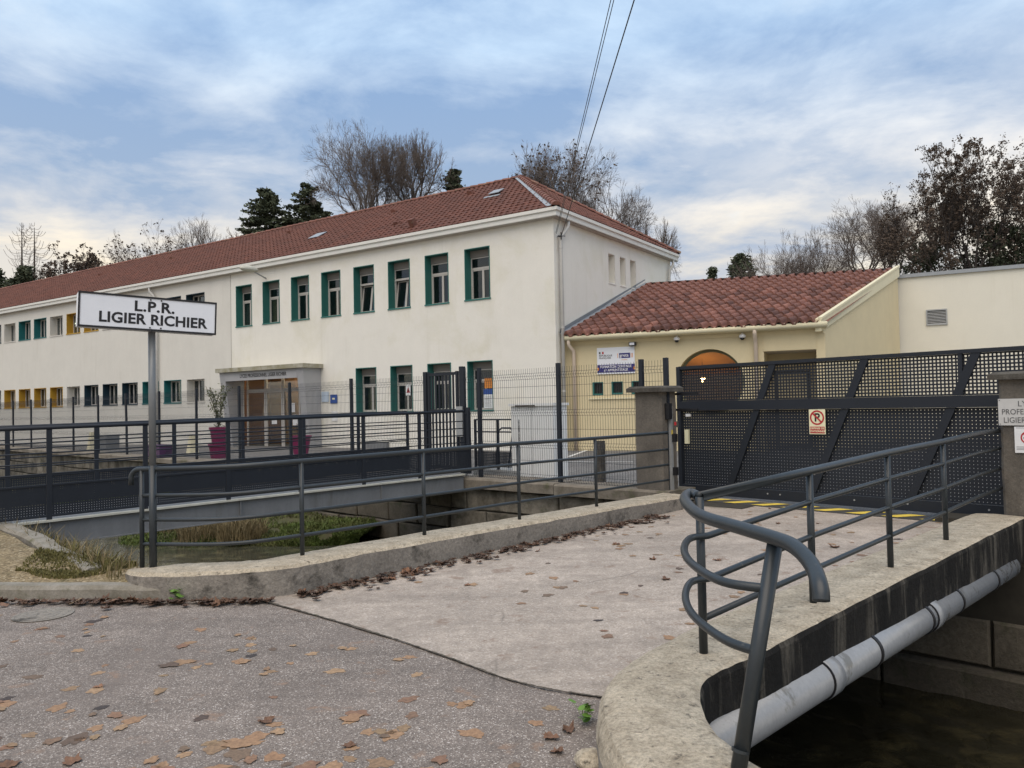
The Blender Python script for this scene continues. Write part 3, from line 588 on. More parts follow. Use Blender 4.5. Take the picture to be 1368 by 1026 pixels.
# grey drain pipe slung along the bridge side
pa = gz(1330,766,-.19); pz = gz(960,985,-.11); ax = (pa-pz).normalized()
dp = thing('drain_pipe', 'grey plastic drain pipe slung along the black bridge side', 'pipe', pz)
R_P = 0.118; Ltot = (pa-pz).length
part('pipe_run', MB().tube([pz-ax*1.2, pa+ax*.5], R_P, 28), M['pvc'], dp, world=True, smooth=True)
for u in (0.23, 0.60): 
    q = pz.lerp(pa, u); part('socket', MB().tube([q-ax*.09, q-ax*.085, q+ax*.06, q+ax*.07], [R_P+.001, R_P+.013, R_P+.013, R_P+.001], 28, cap=False), M['pvc'], dp, world=True, smooth=True)
    part('seal', MB().tube([q-ax*.097, q-ax*.088], R_P+.012, 28), M['clamp'], dp, world=True)
for u in (0.36, 0.565, 0.715, 0.93):
    q = pz.lerp(pa, u); part('clamp', MB().tube([q-ax*.018, q+ax*.018], R_P+.008, 28), M['clamp'], dp, world=True)
    part('bracket', MB().box(q + Vector((-BN.x*.10, -BN.y*.10, R_P+.03)), (.09, .05, .06), math.atan2(BD.y, BD.x)), M['clamp'], dp, world=True)

# kerb and gravel landing on the left
mb = MB(); g = [NP(0.02, 0.0, .20), NP(-3.85, 0.0, .27), NP(-60, 0.0, .27), NP(-60, 40, .12), Vector((-30, 7.6, .118)), Vector((-4.5, 6.98, .118)), Vector((-3.0, 6.88, .112)), Vector((-2.95, 6.86, .112)), Vector((-3.2, 6.95, .15))]
nn = 22; rows = []
ea = crom([Vector((-2.60, 6.82, .10)), Vector((-4.5, 6.99, .122)), Vector((-9, 7.3, .125)), Vector((-20, 8.4, .13))], 10); eb = crom([Vector((-3.0, 7.12, .15)), NP(-1.9, .12, .22), NP(-4.2, .12, .27), NP(-16, .12, .28)], 10)
mb = MB()
for a, b in zip(ea, eb):
    for j in range(13):
        p = a.lerp(b, j/12); p.z += 0.012*mnoise.noise(p*1.8) + 0.02*math.sin(j/12*3.14); mb.v.append(tuple(p))
for i in range(len(ea)-1):
    for j in range(12): q = i*13+j; mb.f.append((q, q+13, q+14, q+1)); mb.mi.append(0)
struct('gravel_landing', mb, M['gravel'], smooth=True)
kr = []
ks = crom([Vector((-2.90, 6.70, 0)), Vector((-3.2, 6.73, 0)), Vector((-4.5, 6.86, 0)), Vector((-9, 7.16, 0)), Vector((-20, 8.2, 0))], 12)
secs = []
for i, p in enumerate(ks):
    t = (ks[min(i+1,len(ks)-1)]-ks[max(i-1,0)]).normalized(); nrm = Vector((t.y, -t.x, 0)); V = lambda z: Vector((0,0,z))
    secs.append([p+V(-.05), p+V(.085), p+nrm*.025+V(.118), p+nrm*.13+V(.122), p+nrm*.15+V(.10), p+nrm*.15+V(-.05)])
mb = sweep(secs); mb.jitter(0.008, 3.0); mb.jitter(.004, 12, 2); solo('landing_kerb', mb, M['kerb'], 'worn concrete kerb edging the gravel landing beside the road', 'kerb')
es = crom([NP(-0.62, .02, .17), NP(-1.9, .0, .21), NP(-3.95, .0, .28), NP(-16, 0, .29)], 12); secs = []
for i, p in enumerate(es):
    V = lambda z: Vector((0,0,z)); secs.append([p-NO*.10+V(-.4), p-NO*.10+V(.0), p-NO*.07+V(.028), p+NO*.07+V(.03), p+NO*.10+V(.0), p+NO*.10+V(-.2)])
mb = sweep(secs); mb.jitter(.02, 2.5); mb.jitter(.01, 9, 3); solo('bank_edging', mb, M['kerb'], 'old chipped concrete edging between gravel landing and grassy river bank', 'edging')
sp = []
for i in range(9000):
    a = random.random(); b = random.random()**0.6; q = a*0.34*(len(ea)-1); i0 = int(q); p = ea[i0].lerp(ea[i0+1], q-i0).lerp(eb[i0].lerp(eb[i0+1], q-i0), b if random.random()<.6 else random.random()*.3)
    if mnoise.noise(p*1.1) < -0.10: continue
    sp.append(p + Vector((0,0,.012)))
blades('landing_moss', sp, 0.012, 0.05, M['moss'], 1.2, 0.006)
# manhole cover half under the leaves
p = gz(58,822,0); mb = MB().lathe([(0.0,0.0),(0.215,0.0),(0.22,.004),(0.218,.007),(0.20,.0075),(0.195,.004),(0.18,.004),(.176,.0075),(.14,.0075),(.135,.004),(.12,.004),(.116,.0075),(.07,.0075),(.066,.004),(.05,.004),(.046,.0075),(0.0,.0075)], (p.x,p.y,0.002), 28); solo('manhole_cover', mb, M['parapet_face'], 'small round worn manhole cover at the foot of the kerb', 'manhole cover')
# stone at the foot of the rounded parapet
p = gz(790,1016,.03); bm = bmesh.new(); bmesh.ops.create_icosphere(bm, subdivisions=2, radius=.085)
for v in bm.verts: d = 1+.25*mnoise.noise(v.co*9); v.co = Vector((v.co.x*d*1.0, v.co.y*d*.8, v.co.z*d*.6)) + Vector((p.x, p.y, .03))
me = bpy.data.meshes.new('loose_stone'); bm.to_mesh(me); bm.free(); me.materials.append(M['parapet']); tag(link('loose_stone', me), 'pale loose stone lying against the rounded parapet end', 'stone')
# weed at the parapet foot
def weed(px, py, n, size, label):
    p = gz(px, py, 0); root = thing('weed', label, 'weed', p)
    for i in range(n):
        a = random.random()*6.28; r = random.uniform(.02,.09)*size; h = random.uniform(.04,.12)*size; c = Vector((math.cos(a)*r, math.sin(a)*r, h)); mb = MB(); k = 8; q = random.uniform(.02,.035)*size
        tilt = Matrix.Rotation(random.uniform(-.5,.5),3,'X') @ Matrix.Rotation(random.uniform(-.5,.5),3,'Y')
        mb.add([c + tilt @ Vector((math.cos(2*math.pi*j/k)*q, math.sin(2*math.pi*j/k)*q*.85, 0)) for j in range(k)], [tuple(range(k))]); mb.tube([(0,0,0), c*.5+Vector((0,0,.01)), c], .0015, 4); part('leaf', mb, M['weed'], root)
weed(238, 803, 16, 1.0, 'small bright green weed growing where kerb meets parapet'); weed(780, 965, 18, 0.8, 'green weed tuft at the foot of the rounded parapet')

# hazard strip in front of the gate
g0 = gz(912,658,.12); g1 = gz(1340,692,.12); GD = Vector((g1.x-g0.x, g1.y-g0.y, 0)).normalized(); GNm = Vector((GD.y, -GD.x, 0)) * -1   # GNm points away from camera
if GNm.y < 0: GNm = -GNm
st = thing('hazard_strip', 'yellow and black striped threshold strip in front of the sliding gate', 'hazard strip', (g0.x, g0.y, .09), math.atan2(GD.y, GD.x))
mb = MB().bx(.15, 4.2, -.62, -.22, -.03, .012); part('strip_base', mb, M['stripbase'], st)
x = .2
while x < 4.0:
    mb = MB().add([(x,-.60,.017),(x+.20,-.60,.017),(x+.42,-.24,.017),(x+.22,-.24,.017)],[(0,1,2,3)]); part('yellow_stripe', mb, M['yellowpaint'], st); x += .46

# ================================================================== GATE AND PILLARS
GA = math.atan2(GD.y, GD.x)
gt = thing('sliding_gate', 'wide dark steel sliding gate with perforated panels and slanted bars', 'gate', (g0.x, g0.y, 0), GA)
GW = 5.7
AN = M['anthracite']
def gbox(name, x0, x1, z0, z1, y0=-.03, y1=.03): return part(name, MB().bx(x0, x1, y0, y1, z0, z1), AN, gt)
gbox('bottom_rail', 0, GW, .12, .265, -.04, .04); gbox('middle_rail', 0, GW, 1.475, 1.625, -.04, .04); gbox('top_rail', 0, GW, 2.155, 2.205)
gbox('stile', -.045, .02, .13, 2.20, -.035, .035); gbox('stile', GW, GW+.06, .13, 2.20, -.035, .035); gbox('upper_post', 4.20, 4.25, 1.626, 2.154, -.02, .02)
for i in range(4):
    xt, xb = 1.67+1.37*i, .84+1.34*i
    for nm, z0, z1 in (('slanted_bar', 1.626, 2.154), ('slanted_bar', .266, 1.474)):
        xa = xb+(xt-xb)*(z0-.15)/2.01; xc = xb+(xt-xb)*(z1-.15)/2.01
        if xc > GW: continue
        mb = MB().add([(xa-.055,-.022,z0),(xa+.055,-.022,z0),(xc+.055,-.022,z1),(xc-.055,-.022,z1),(xa-.055,.022,z0),(xa+.055,.022,z0),(xc+.055,.022,z1),(xc-.055,.022,z1)],[(0,1,2,3),(7,6,5,4),(0,4,5,1),(3,2,6,7),(1,5,6,2),(0,3,7,4)]); part(nm, mb, AN, gt)
part('lower_perforated_panel', perf(GW-.03, 1.205, .046, .0092, .021, .267, .026), AN, gt, kind='stuff')
part('upper_perforated_panel', perf(GW-.03, .527, .046, .0245, .021, 1.627, .026), AN, gt, kind='stuff')
for x in (1.55, 1.75, 2.85, 3.55, 4.1, 4.5): part('bolt', MB().tube([(x,-.041,.21),(x,-.048,.21)], .012, 8), M['galv'], gt)
part('data_label', MB().bx(.10,.19,-.005,.024,1.375,1.42), M['white'], gt); part('reflector', MB().bx(.08,.15,-.02,.024,.93,1.16), M['creamprint'], gt)
# no-parking plate
ns = thing('no_parking_sign', 'cream and red no parking plate hung on the gate', 'sign', (g0.x, g0.y, 0) , GA)
sx0, sx1, sz0, sz1 = 2.235, 2.475, 1.115, 1.47; yf = -.046
part('plate', MB().bx(sx0, sx1, yf, yf+.004, sz0, sz1), M['creamprint'], ns)
cxs, czs = (sx0+sx1)/2, 1.352
def ring(c, r0, r1, y, n=40):
    mb = MB()
    for k in range(n): mb.v += [(c[0]+r0*math.cos(6.28319*k/n), y, c[1]+r0*math.sin(6.28319*k/n)), (c[0]+r1*math.cos(6.28319*k/n), y, c[1]+r1*math.sin(6.28319*k/n))]
    mb.f = [(2*k, 2*k+1, (2*k+3)%(2*n), (2*k+2)%(2*n)) for k in range(n)]; mb.mi = [0]*n; return mb
part('red_ring', ring((cxs, czs), .083, .105, yf-.003), M['redprint'], ns)
place_text('P', .165, M['black'], ns, Matrix.Translation((cxs, yf-.002, czs-.003)) @ XZ, .004)
a = rad(-45); part('red_slash', MB().box((cxs, yf-.0045, czs), (.175, .001, .022), M=Matrix.Rotation(rad(45),3,'Y')), M['redprint'], ns)
part('red_panel', MB().bx(sx0+.012, sx1-.012, yf-.002, yf-.001, sz0+.012, sz0+.108), M['redprint'], ns)
for i, tx in enumerate(('DEFENSE DE', 'STATIONNER')): place_text(tx, .038, M['creamprint'], ns, Matrix.Translation((cxs, yf-.004, sz0+.082-i*.042)) @ XZ, .0008)

def pillar(name, label, c, w, d, h, z0):
    root = thing(name, label, 'gate pillar', (c[0], c[1], z0), GA)
    mb = MB(); n = 7
    for j in range(n+1):
        z = h*j/n
        for x, y in ((-w/2+.03,-d/2),(w/2-.03,-d/2),(w/2,-d/2+.03),(w/2,d/2),(-w/2,d/2),(-w/2,-d/2+.03)): mb.v.append((x,y,z))
    for j in range(n):
        for k in range(6): mb.f.append((j*6+k, j*6+(k+1)%6, (j+1)*6+(k+1)%6, (j+1)*6+k)); mb.mi.append(0)
    mb.jitter(.012, 2.7, c[0]); part('shaft', mb, M['pillar'], root)
    o = .085; mb = MB(); ring_ = [(-w/2-o,-d/2-o),(w/2+o,-d/2-o),(w/2+o,d/2+o),(-w/2-o,d/2+o)]
    mb.v = [(x,y,h-.005) for x,y in ring_]+[(x,y,h+.055) for x,y in ring_]+[(x*.86,y*.86,h+.085) for x,y in ring_]
    mb.f = [(3,2,1,0),(8,9,10,11)]+[(i,(i+1)%4,4+(i+1)%4,4+i) for i in range(4)]+[(4+i,4+(i+1)%4,8+(i+1)%4,8+i) for i in range(4)]; mb.mi=[0]*len(mb.f); mb.jitter(.012,4,c[0]); part('cap', mb, M['cap'], root); return root
lpv = gz(872,655,.20); PLc = (2.18, 11.93)
lp = pillar('gate_pillar', 'weathered concrete gate pillar with flat cap where railing and gate meet', PLc, .50, .38, 1.60, .18)
# fittings on the left pillar's gate side
part('guide_rail', MB().bx(.252,.30,-.02,.03,.02,1.38), M['galv'], lp); part('sensor_box', MB().bx(.255,.33,-.10,-.02,1.18,1.42), M['black'], lp); part('warning_label', MB().bx(.301,.304,-.012,.022,.95,1.02), M['yellowpaint'], lp)
for z in (.34, .84): part('hinge_box', MB().bx(.255,.36,.0,.06,z,z+.12), M['black'], lp)
for z in (1.30, 1.62-.08): part('guide_arm', MB().bx(.05,.62,.20,.24,z,z+.035), M['black'], lp)
part('beacon', MB().bx(.37,.41,-.03,.02,1.06,1.15), M['cap'], lp); part('red_light', MB().bx(.372,.408,-.034,-.031,1.09,1.14), M['redprint'], lp)
pr0 = Vector((5.655, 9.025, 0)) + GD*.345
rp_ = pillar('gate_pillar', 'weathered concrete gate pillar bearing the school name plaque', (pr0.x, pr0.y), .62, .42, 1.60+.16, .04)
part('pillar_base', MB().bx(-.33,.6,-.23,.35,-.5,.06).jitter(.015,3), M['pillar'], rp_)
yq = -.225
pq = thing('name_plaque', 'pale grey school name plaque screwed to the gate pillar', 'sign', (pr0.x, pr0.y, .04), GA)
part('plate', MB().bx(-.31,.30,yq-.006,yq,1.235,1.535), M['plaque'], pq)
for tx, z, x, wt in (('LYCEE', 1.475, -.0, .23), ('PROFESSIONNEL', 1.385, -.0, .55), ('LIGIER RICHIER', 1.292, -.0, .52)):
    o = place_text(tx, .088, M['greytext'], pq, Matrix.Translation((x, yq-.008, z)) @ XZ, .0); xs_ = [v.co.x for v in o.data.vertices]; k_ = wt/(max(xs_)-min(xs_))
    for v in o.data.vertices: v.co.x *= k_
for x, z in ((-.295,1.52),(-.295,1.25)): part('screw', MB().tube([(x,yq-.006,z),(x,yq-.010,z)], .006, 8), M['greytext'], pq)
pq2 = thing('no_smoking_sign', 'small white prohibition notice below the name plaque', 'sign', (pr0.x, pr0.y, .04), GA)
part('plate', MB().bx(-.16,.10,yq-.005,yq,.93,1.22), M['white'], pq2); part('red_ring', ring((-.03,1.10), .058, .072, yq-.007), M['redprint'], pq2)
part('red_slash', MB().box((-.03,yq-.0075,1.10),(.12,.001,.013),M=Matrix.Rotation(rad(45),3,'Y')), M['redprint'], pq2); part('cigarette_print', MB().bx(-.075,.015,yq-.0065,yq-.006,1.09,1.103), M['greytext'], pq2)
for z in (.965,.98,.995,1.205): part('text_line', MB().bx(-.145,.085,yq-.0065,yq-.006,z,z+.004), M['greytext'], pq2)

# ================================================================== WIRE MESH FENCE
def wire_panel_mesh(Lp, H, seed=0):
    mb = MB(); r = .0032; folds = [.06, .62, 1.18, H-.14]
    def yo(z):
        for f in folds:
            if abs(z-f) < .05: return -.03*(1-abs(z-f)/.05)
        return 0.0
    zs = sorted(set([0, H] + [f+d for f in folds for d in (-.05, 0, .05) if 0 <= f+d <= H]))
    def stick(p, q):
        p, q = Vector(p), Vector(q); t = (q-p).normalized(); u = t.cross(Vector((0.3,1,0.2))).normalized()*r; w = t.cross(u).normalized()*r
        mb.add([p+u, p-u*.5+w*.87, p-u*.5-w*.87, q+u, q-u*.5+w*.87, q-u*.5-w*.87], [(0,1,4,3),(1,2,5,4),(2,0,3,5)])
    n = int(Lp/.05)
    for i in range(n+1):
        x = Lp*i/n
        for a, b in zip(zs[:-1], zs[1:]): stick((x, yo(a), a), (x, yo(b), b))
    hz = sorted(set([f+d for f in folds for d in (-.05, 0, .05) if 0 <= f+d <= H] + [.35, .9, 1.45, H-.32]))
    for z in hz: stick((0, yo(z), z), (Lp, yo(z), z))
    return mb.mesh('wire_mesh', M['anthracite'])
FA = math.atan2(FD.y, FD.x); FH = 2.02; ZF = .27
wm25 = wire_panel_mesh(2.44, FH-.08)
fl = thing('mesh_fence', 'dark wire mesh fence with leaning posts along the far river bank', 'fence', FP(-1.12, .15, ZF), FA)
lean = [0, -.01, -.03, -.02, -.0, .0, -.05, -.03, -.02, -.03, -.02, -.02, -.03, 0]
for i in range(14):
    x = -2.5*i
    mb = MB().add([(x-.025+dx*0, -.03, 0) for dx in (0,)], []) if False else MB()
    ln = lean[i]*1.6
    mb.add([(x-.03,-.03,0),(x+.03,-.03,0),(x+.03,.03,0),(x-.03,.03,0),(x-.03+ln,-.03,FH),(x+.03+ln,-.03,FH),(x+.03+ln,.03,FH),(x-.03+ln,.03,FH)],[(0,3,2,1),(4,5,6,7),(0,1,5,4),(1,2,6,5),(2,3,7,6),(3,0,4,7)]); part('post', mb, AN, fl)
    if i < 13:
        o = link('wire_mesh', wm25, fl); o['kind'] = 'stuff'; o.location = (x-2.47, 0, .04)
frt = thing('mesh_fence', 'dark wire mesh fence in front of the white cabinet, beside the gate pillar', 'fence', FP(.02, .1, ZF), FA)
pos = [0.0, .42, 2.32, 3.98, 4.42]; heights = [2.08, 2.06, 2.05, 2.02, 2.02]
for i, x in enumerate(pos): part('post', MB().bx(x-.032,x+.032,-.032,.032,0,heights[i]), AN, frt)
for a, b in zip(pos[:-1], pos[1:]):
    o = link('wire_mesh', wire_panel_mesh(b-a-.07, FH-.06), frt); o['kind'] = 'stuff'; o.location = (a+.035, 0, .03)
# pedestrian gate
pg = thing('pedestrian_gate', 'narrow dark barred pedestrian gate at the far end of the footbridge', 'gate', FP(-1.08, .12, .30), FA)
part('post', MB().bx(-.045,.045,-.045,.045,0,2.02), AN, pg); part('post', MB().bx(1.0,1.085,-.045,.045,0,2.08), AN, pg)
for z0, z1 in ((1.93,1.985),(1.22,1.275),(.12,.18)): part('rail', MB().bx(.09,.93,-.02,.02,z0,z1), AN, pg)
for x in (.09, .90): part('stile', MB().bx(x-.025,x+.025,-.024,.024,.10,2.0), AN, pg)
for i in range(7):
    x = .19+.1*i
    for z0, z1 in ((.181,1.219),(1.276,1.929)): part('bar', MB().bx(x-.016,x+.016,-.013,.013,z0,z1), AN, pg)
part('lock_box', MB().bx(.93,1.10,-.075,-.046,.75,1.32), M['galv'], pg); part('closing_plate', MB().bx(1.085,1.22,-.03,.03,.05,1.30), AN, pg); part('handle', MB().tube([(.86,-.03,.88),(.86,-.07,.88),(.78,-.07,.88)], .01, 8), M['galv'], pg)

# ================================================================== FOOTBRIDGE
fa = gz(5,701,.30); fb = gz(622,632.5,.385); FBd = Vector((fb.x-fa.x, fb.y-fa.y, 0)); FL = FBd.length; FBd.normalize(); FBA = math.atan2(FBd.y, FBd.x); slope = (.385-.30)/FL
fbz = thing('footbridge', 'grey steel footbridge with perforated kick panels crossing the river', 'footbridge', fa, FBA)
WB = 1.85; X0, X1 = -4.2, FL+.1
def sl(mb): mb.v = [(x, y, z + slope*x) for x, y, z in mb.v]; return mb
part('deck', sl(MB().bx(X0, X1, .06, WB-.06, -.05, -.012)), M['beam'], fbz)
for y0 in (0.0, WB-.1):
    part('beam', sl(MB().bx(X0, X1-.12, y0+.035, y0+.055, -.30, -.03)), M['beam'], fbz); part('flange', sl(MB().bx(X0, X1-.12, y0-.02, y0+.10, -.029, -.004)), M['flange'], fbz); part('lower_flange', sl(MB().bx(X0, X1-.12, y0-.02, y0+.10, -.315, -.301)), M['beam'], fbz)
for xs in (.49, 2.95, 5.4): part('stiffener', sl(MB().bx(xs-.008, xs+.008, 0.0, .034, -.30, -.03)), M['beam'], fbz)
# exact post spacing from the photograph: about 1.15 m
psx = [(.49+1.145*i) for i in range(-4, 7)]
for side_i, y in enumerate((.03, WB-.03)):
    part('top_rail', sl(MB().tube([(X0, y, 1.145), (X1-.1, y, 1.145)], .026, 10)), AN, fbz, smooth=True)
    for z in (.57, .70, .83, .96): part('rail', sl(MB().tube([(X0, y, z), (X1-.1, y, z)], .0095, 8)), AN, fbz, smooth=True)
    for i, x in enumerate(psx):
        xx = x + (0.0 if side_i == 0 else -.12)
        part('post', sl(MB().bx(xx-.03, xx+.03, y-.012, y+.012, -.004, 1.12)), AN, fbz)
        if i < len(psx)-1:
            pm = perf(1.145-.066, .36, .03, .0075, xx+.033, .055, y); o = part('kick_panel', sl(pm), AN, fbz, kind='stuff')
            part('panel_rail', sl(MB().bx(xx+.033, xx+1.145-.033, y-.012, y+.012, .416, .44)), AN, fbz)
            part('panel_rail', sl(MB().bx(xx+.033, xx+1.145-.033, y-.012, y+.012, .03, .054)), AN, fbz)
# chequer plate ramp edge and little handrail behind the fence
rm = thing('access_ramp', 'short metal ramp with dark handrails between footbridge and cabinet', 'ramp', FP(.02, .75, .25), FA)
part('chequer_plate', MB().bx(-.45,.75,.0,1.2,.0,.13), M['galv'], rm)
for z in (.62, .86, 1.10): part('rail', MB().tube([(-.45,.06,z),(.8,.06,z)], .014, 8), AN, rm)
part('kick_panel', perf(1.15,.30,.03,.012,-.42,.18,.05), AN, rm, kind='stuff')
for x in (-.42,.2,.78): part('post', MB().bx(x-.02,x+.02,.03,.07,.13,1.10), AN, rm)
part('hoop', MB().tube([(-.3,.5,.13),(-.22,.5,.85),(-.12,.5,.92),(.12,.5,.92),(.18,.5,.85),(.05,.5,.13)], .018, 8), AN, rm)
# electrical cabinet
cb = thing('electrical_cabinet', 'tall white electrical cabinet behind the wire fence', 'cabinet', FP(1.12, .80, .24), FA)
part('body', MB().bx(-.52,.52,-.02,.38,0,1.36), M['cabinet'], cb); part('roof', MB().bx(-.55,.55,-.06,.41,1.362,1.41), M['cabinet'], cb); part('plinth', MB().bx(-.50,.50,.0,.36,-.2,-.002), M['coping'], cb); part('rust_streak', MB().bx(-.38,.12,-.064,-.061,1.35,1.38), M['cap'], cb)
part('door_seam', MB().bx(-.003,.003,-.023,-.021,.05,1.33), M['beam'], cb)
solo('steel_post', MB().box(tuple(FP(2.86,.55,.56)), (.11,.11,.86), FA).jitter(.004,5), M['cap'], 'short rusty brown steel post behind the wire fence', 'post')

# ================================================================== STREET SIGN
A = gy(103,413,6.72); B = gy(287,427,7.36); sdv = Vector((B.x-A.x, B.y-A.y, 0)); SL = sdv.length; sa = math.atan2(sdv.y, sdv.x)
zc = (A.z+B.z)/2; tilt = math.atan2(B.z-A.z, SL); pc = A.lerp(B, .505)
sg = thing('street_sign', 'white lightbox sign reading L.P.R. on a grey pole behind the railing', 'sign', (pc.x, pc.y, 0.0), sa)
TL = Matrix.Translation((0,0,zc)) @ Matrix.Rotation(-tilt, 4, 'Y'); h = .30; x0, x1 = -.505*SL, .495*SL
def tl(mb): return mb.xf(TL)
bevel(part('box', tl(MB().bx(x0, x1, -.055, .095, -h/2, h/2)), M['signwhite'], sg), .008)
part('face', tl(MB().bx(x0+.02, x1-.006, -.061, -.0555, -h/2+.008, h/2-.008)), M['signwhite'], sg)
fr = MB()
for q in ((x0, x1, -.067, -.0555, h/2-.013, h/2+.004), (x0, x1, -.067, -.0555, -h/2-.004, -h/2+.013), (x0, x0+.014, -.066, -.0555, -h/2+.013, h/2-.013), (x1-.014, x1, -.066, -.0555, -h/2+.013, h/2-.013)): fr.bx(*q)
part('frame', tl(fr), M['black'], sg)
place_text('L.P.R.', .128, M['black'], sg, TL @ Matrix.Translation((0.03, -.0625, .058)) @ XZ, .0038, space=1.08, sx=1.08); place_text('LIGIER RICHIER', .128, M['black'], sg, TL @ Matrix.Translation((0.03, -.0625, -.058)) @ XZ, .0038, space=1.02, sx=1.02)
for x in (-.005, .085):
    for z in (.125, -.125): part('bolt', tl(MB().tube([(x,-.0605,z),(x,-.068,z)], .007, 8)), M['black'], sg)
part('pole', MB().tube([(.02,.03,1.13),(.02,.03,zc-h/2+.01)], .031, 16), M['signpost'], sg, smooth=True); part('pole_base', MB().tube([(.02,.03,.05),(.02,.03,1.13)], .033, 16), M['railgrey'], sg, smooth=True); part('foot', MB().bx(-.08,.12,-.07,.13,-.3,.18).jitter(.01,4), M['parapet'], sg)

# ================================================================== MAIN BUILDING
C0 = Vector((1.43, 23.0, 0.0)); BA = math.atan2(-.5563, .831)
mbld = thing('school_building', 'long two storey off white school building with red tiled hip roof', 'building', C0, BA)
BL, BDp = -52.0, 9.0; Z0, ZE = 0.1, 7.22; XE = -.12
def wall_holes(x0, x1, z0, z1, holes, y=0.0, flip=False, axis='x'):
    xs = sorted(set([x0, x1] + [h[0] for h in holes] + [h[1] for h in holes])); zs = sorted(set([z0, z1] + [h[2] for h in holes] + [h[3] for h in holes]))
    mb = MB(); idx = {}
    for j in range(len(zs)-1):
        for i in range(len(xs)-1):
            cxm, czm = (xs[i]+xs[i+1])/2, (zs[j]+zs[j+1])/2
            if any(h[0] < cxm < h[1] and h[2] < czm < h[3] for h in holes): continue
            q = []
            for (a, b) in ((i,j),(i+1,j),(i+1,j+1),(i,j+1)):
                if (a,b) not in idx:
                    idx[(a,b)] = len(mb.v); mb.v.append((xs[a], y, zs[b]) if axis == 'x' else (y, xs[a], zs[b]))
                q.append(idx[(a,b)])
            mb.f.append(tuple(q)); mb.mi.append(0)
    return mb
wins = []
for i in range(8): wins.append(dict(x0=-15.08+1.659*i, x1=-14.08+1.659*i, z0=5.02, z1=6.68, rv='teal', typ='A', tilt=(i in (4, 5)), row='u'))
for i in range(4): wins.append(dict(x0=-8.40+1.656*i, x1=-7.40+1.656*i, z0=1.49, z1=3.07, rv='teal', typ='A', tilt=False, row='l'))
colL = {0:'yellow',1:'yellow',2:'yellow',3:'yellow',4:'reveal_white',5:'navy',6:'navy',7:'navy',8:'teal2',9:'teal2',10:'reveal_white',-1:'navy'}
colU = {0:'reveal_white',1:'teal2',2:'teal2',3:'reveal_white',4:'yellow',5:'yellow',6:'reveal_white',7:'teal2',8:'teal2',9:'navy',10:'navy',-1:'navy'}
for i in range(-8, 11):
    x = -35.12+1.667*i
    if x > BL+1:
        wins.append(dict(x0=x, x1=x+1.27, z0=2.04, z1=3.04, rv=colL.get(i, 'navy'), typ='B', tilt=False, row='l', bl=(i % 3 != 1)))
        wins.append(dict(x0=x, x1=x+1.30, z0=5.64, z1=6.66, rv=colU.get(i, 'teal2'), typ='B', tilt=False, row='u', bl=False))
door = (-14.62, -10.55, 0.12, 3.02)
holes = [(w['x0'], w['x1'], w['z0'], w['z1']) for w in wins] + [door]
part('facade', wall_holes(BL, -15.42, Z0, ZE, [h for h in holes if h[1] < -15.3]), M['render_grey'], mbld); part('facade', wall_holes(-15.40, XE, Z0, ZE, [h for h in holes if h[0] > -15.3]), M['render'], mbld)
part('joint', MB().bx(-15.42,-15.40,.012,.03,Z0,ZE), M['slate'], mbld)
sh = [(3.57, 4.07, 5.69, 6.70), (4.45, 4.90, 5.70, 6.71), (5.27, 5.75, 5.72, 6.73)]
part('end_wall', wall_holes(0, BDp, Z0, ZE, sh, XE, axis='y'), M['render'], mbld); part('back_wall', MB().bx(BL, XE-.02, BDp-.2, BDp, Z0, ZE), M['render'], mbld); part('left_wall', MB().bx(BL, BL+.2, .02, BDp-.21, Z0, ZE), M['render'], mbld)
part('inner_partition', MB().bx(BL+.3, -.3, 3.2, 3.3, Z0, ZE), M['interior'], mbld); part('floor_slab', MB().bx(BL+.3, -.3, .5, 3.19, 3.5, 3.75), M['interior'], mbld); part('ground_slab', MB().bx(BL+.3, -.3, .02, 3.19, 0.0, .12), M['interior'], mbld); part('ceiling', MB().bx(BL+.3, XE-.02, .02, BDp-.21, 7.0, 7.1), M['interior'], mbld)
for x in [-.55, -9.6, -15.3, -22.8, -31.1, -39.6]: part('cross_wall', MB().bx(x-.06, x+.06, .5, 3.19, .13, 6.99), M['interior'], mbld)
def frame_mb(x0, x1, z0, z1, y, t=.05, d=.05):
    mb = MB(); mb.bx(x0, x1, y, y+d, z0, z0+t); mb.bx(x0, x1, y, y+d, z1-t, z1); mb.bx(x0, x0+t, y, y+d, z0+t, z1-t); mb.bx(x1-t, x1, y, y+d, z0+t, z1-t); return mb
RD = .34
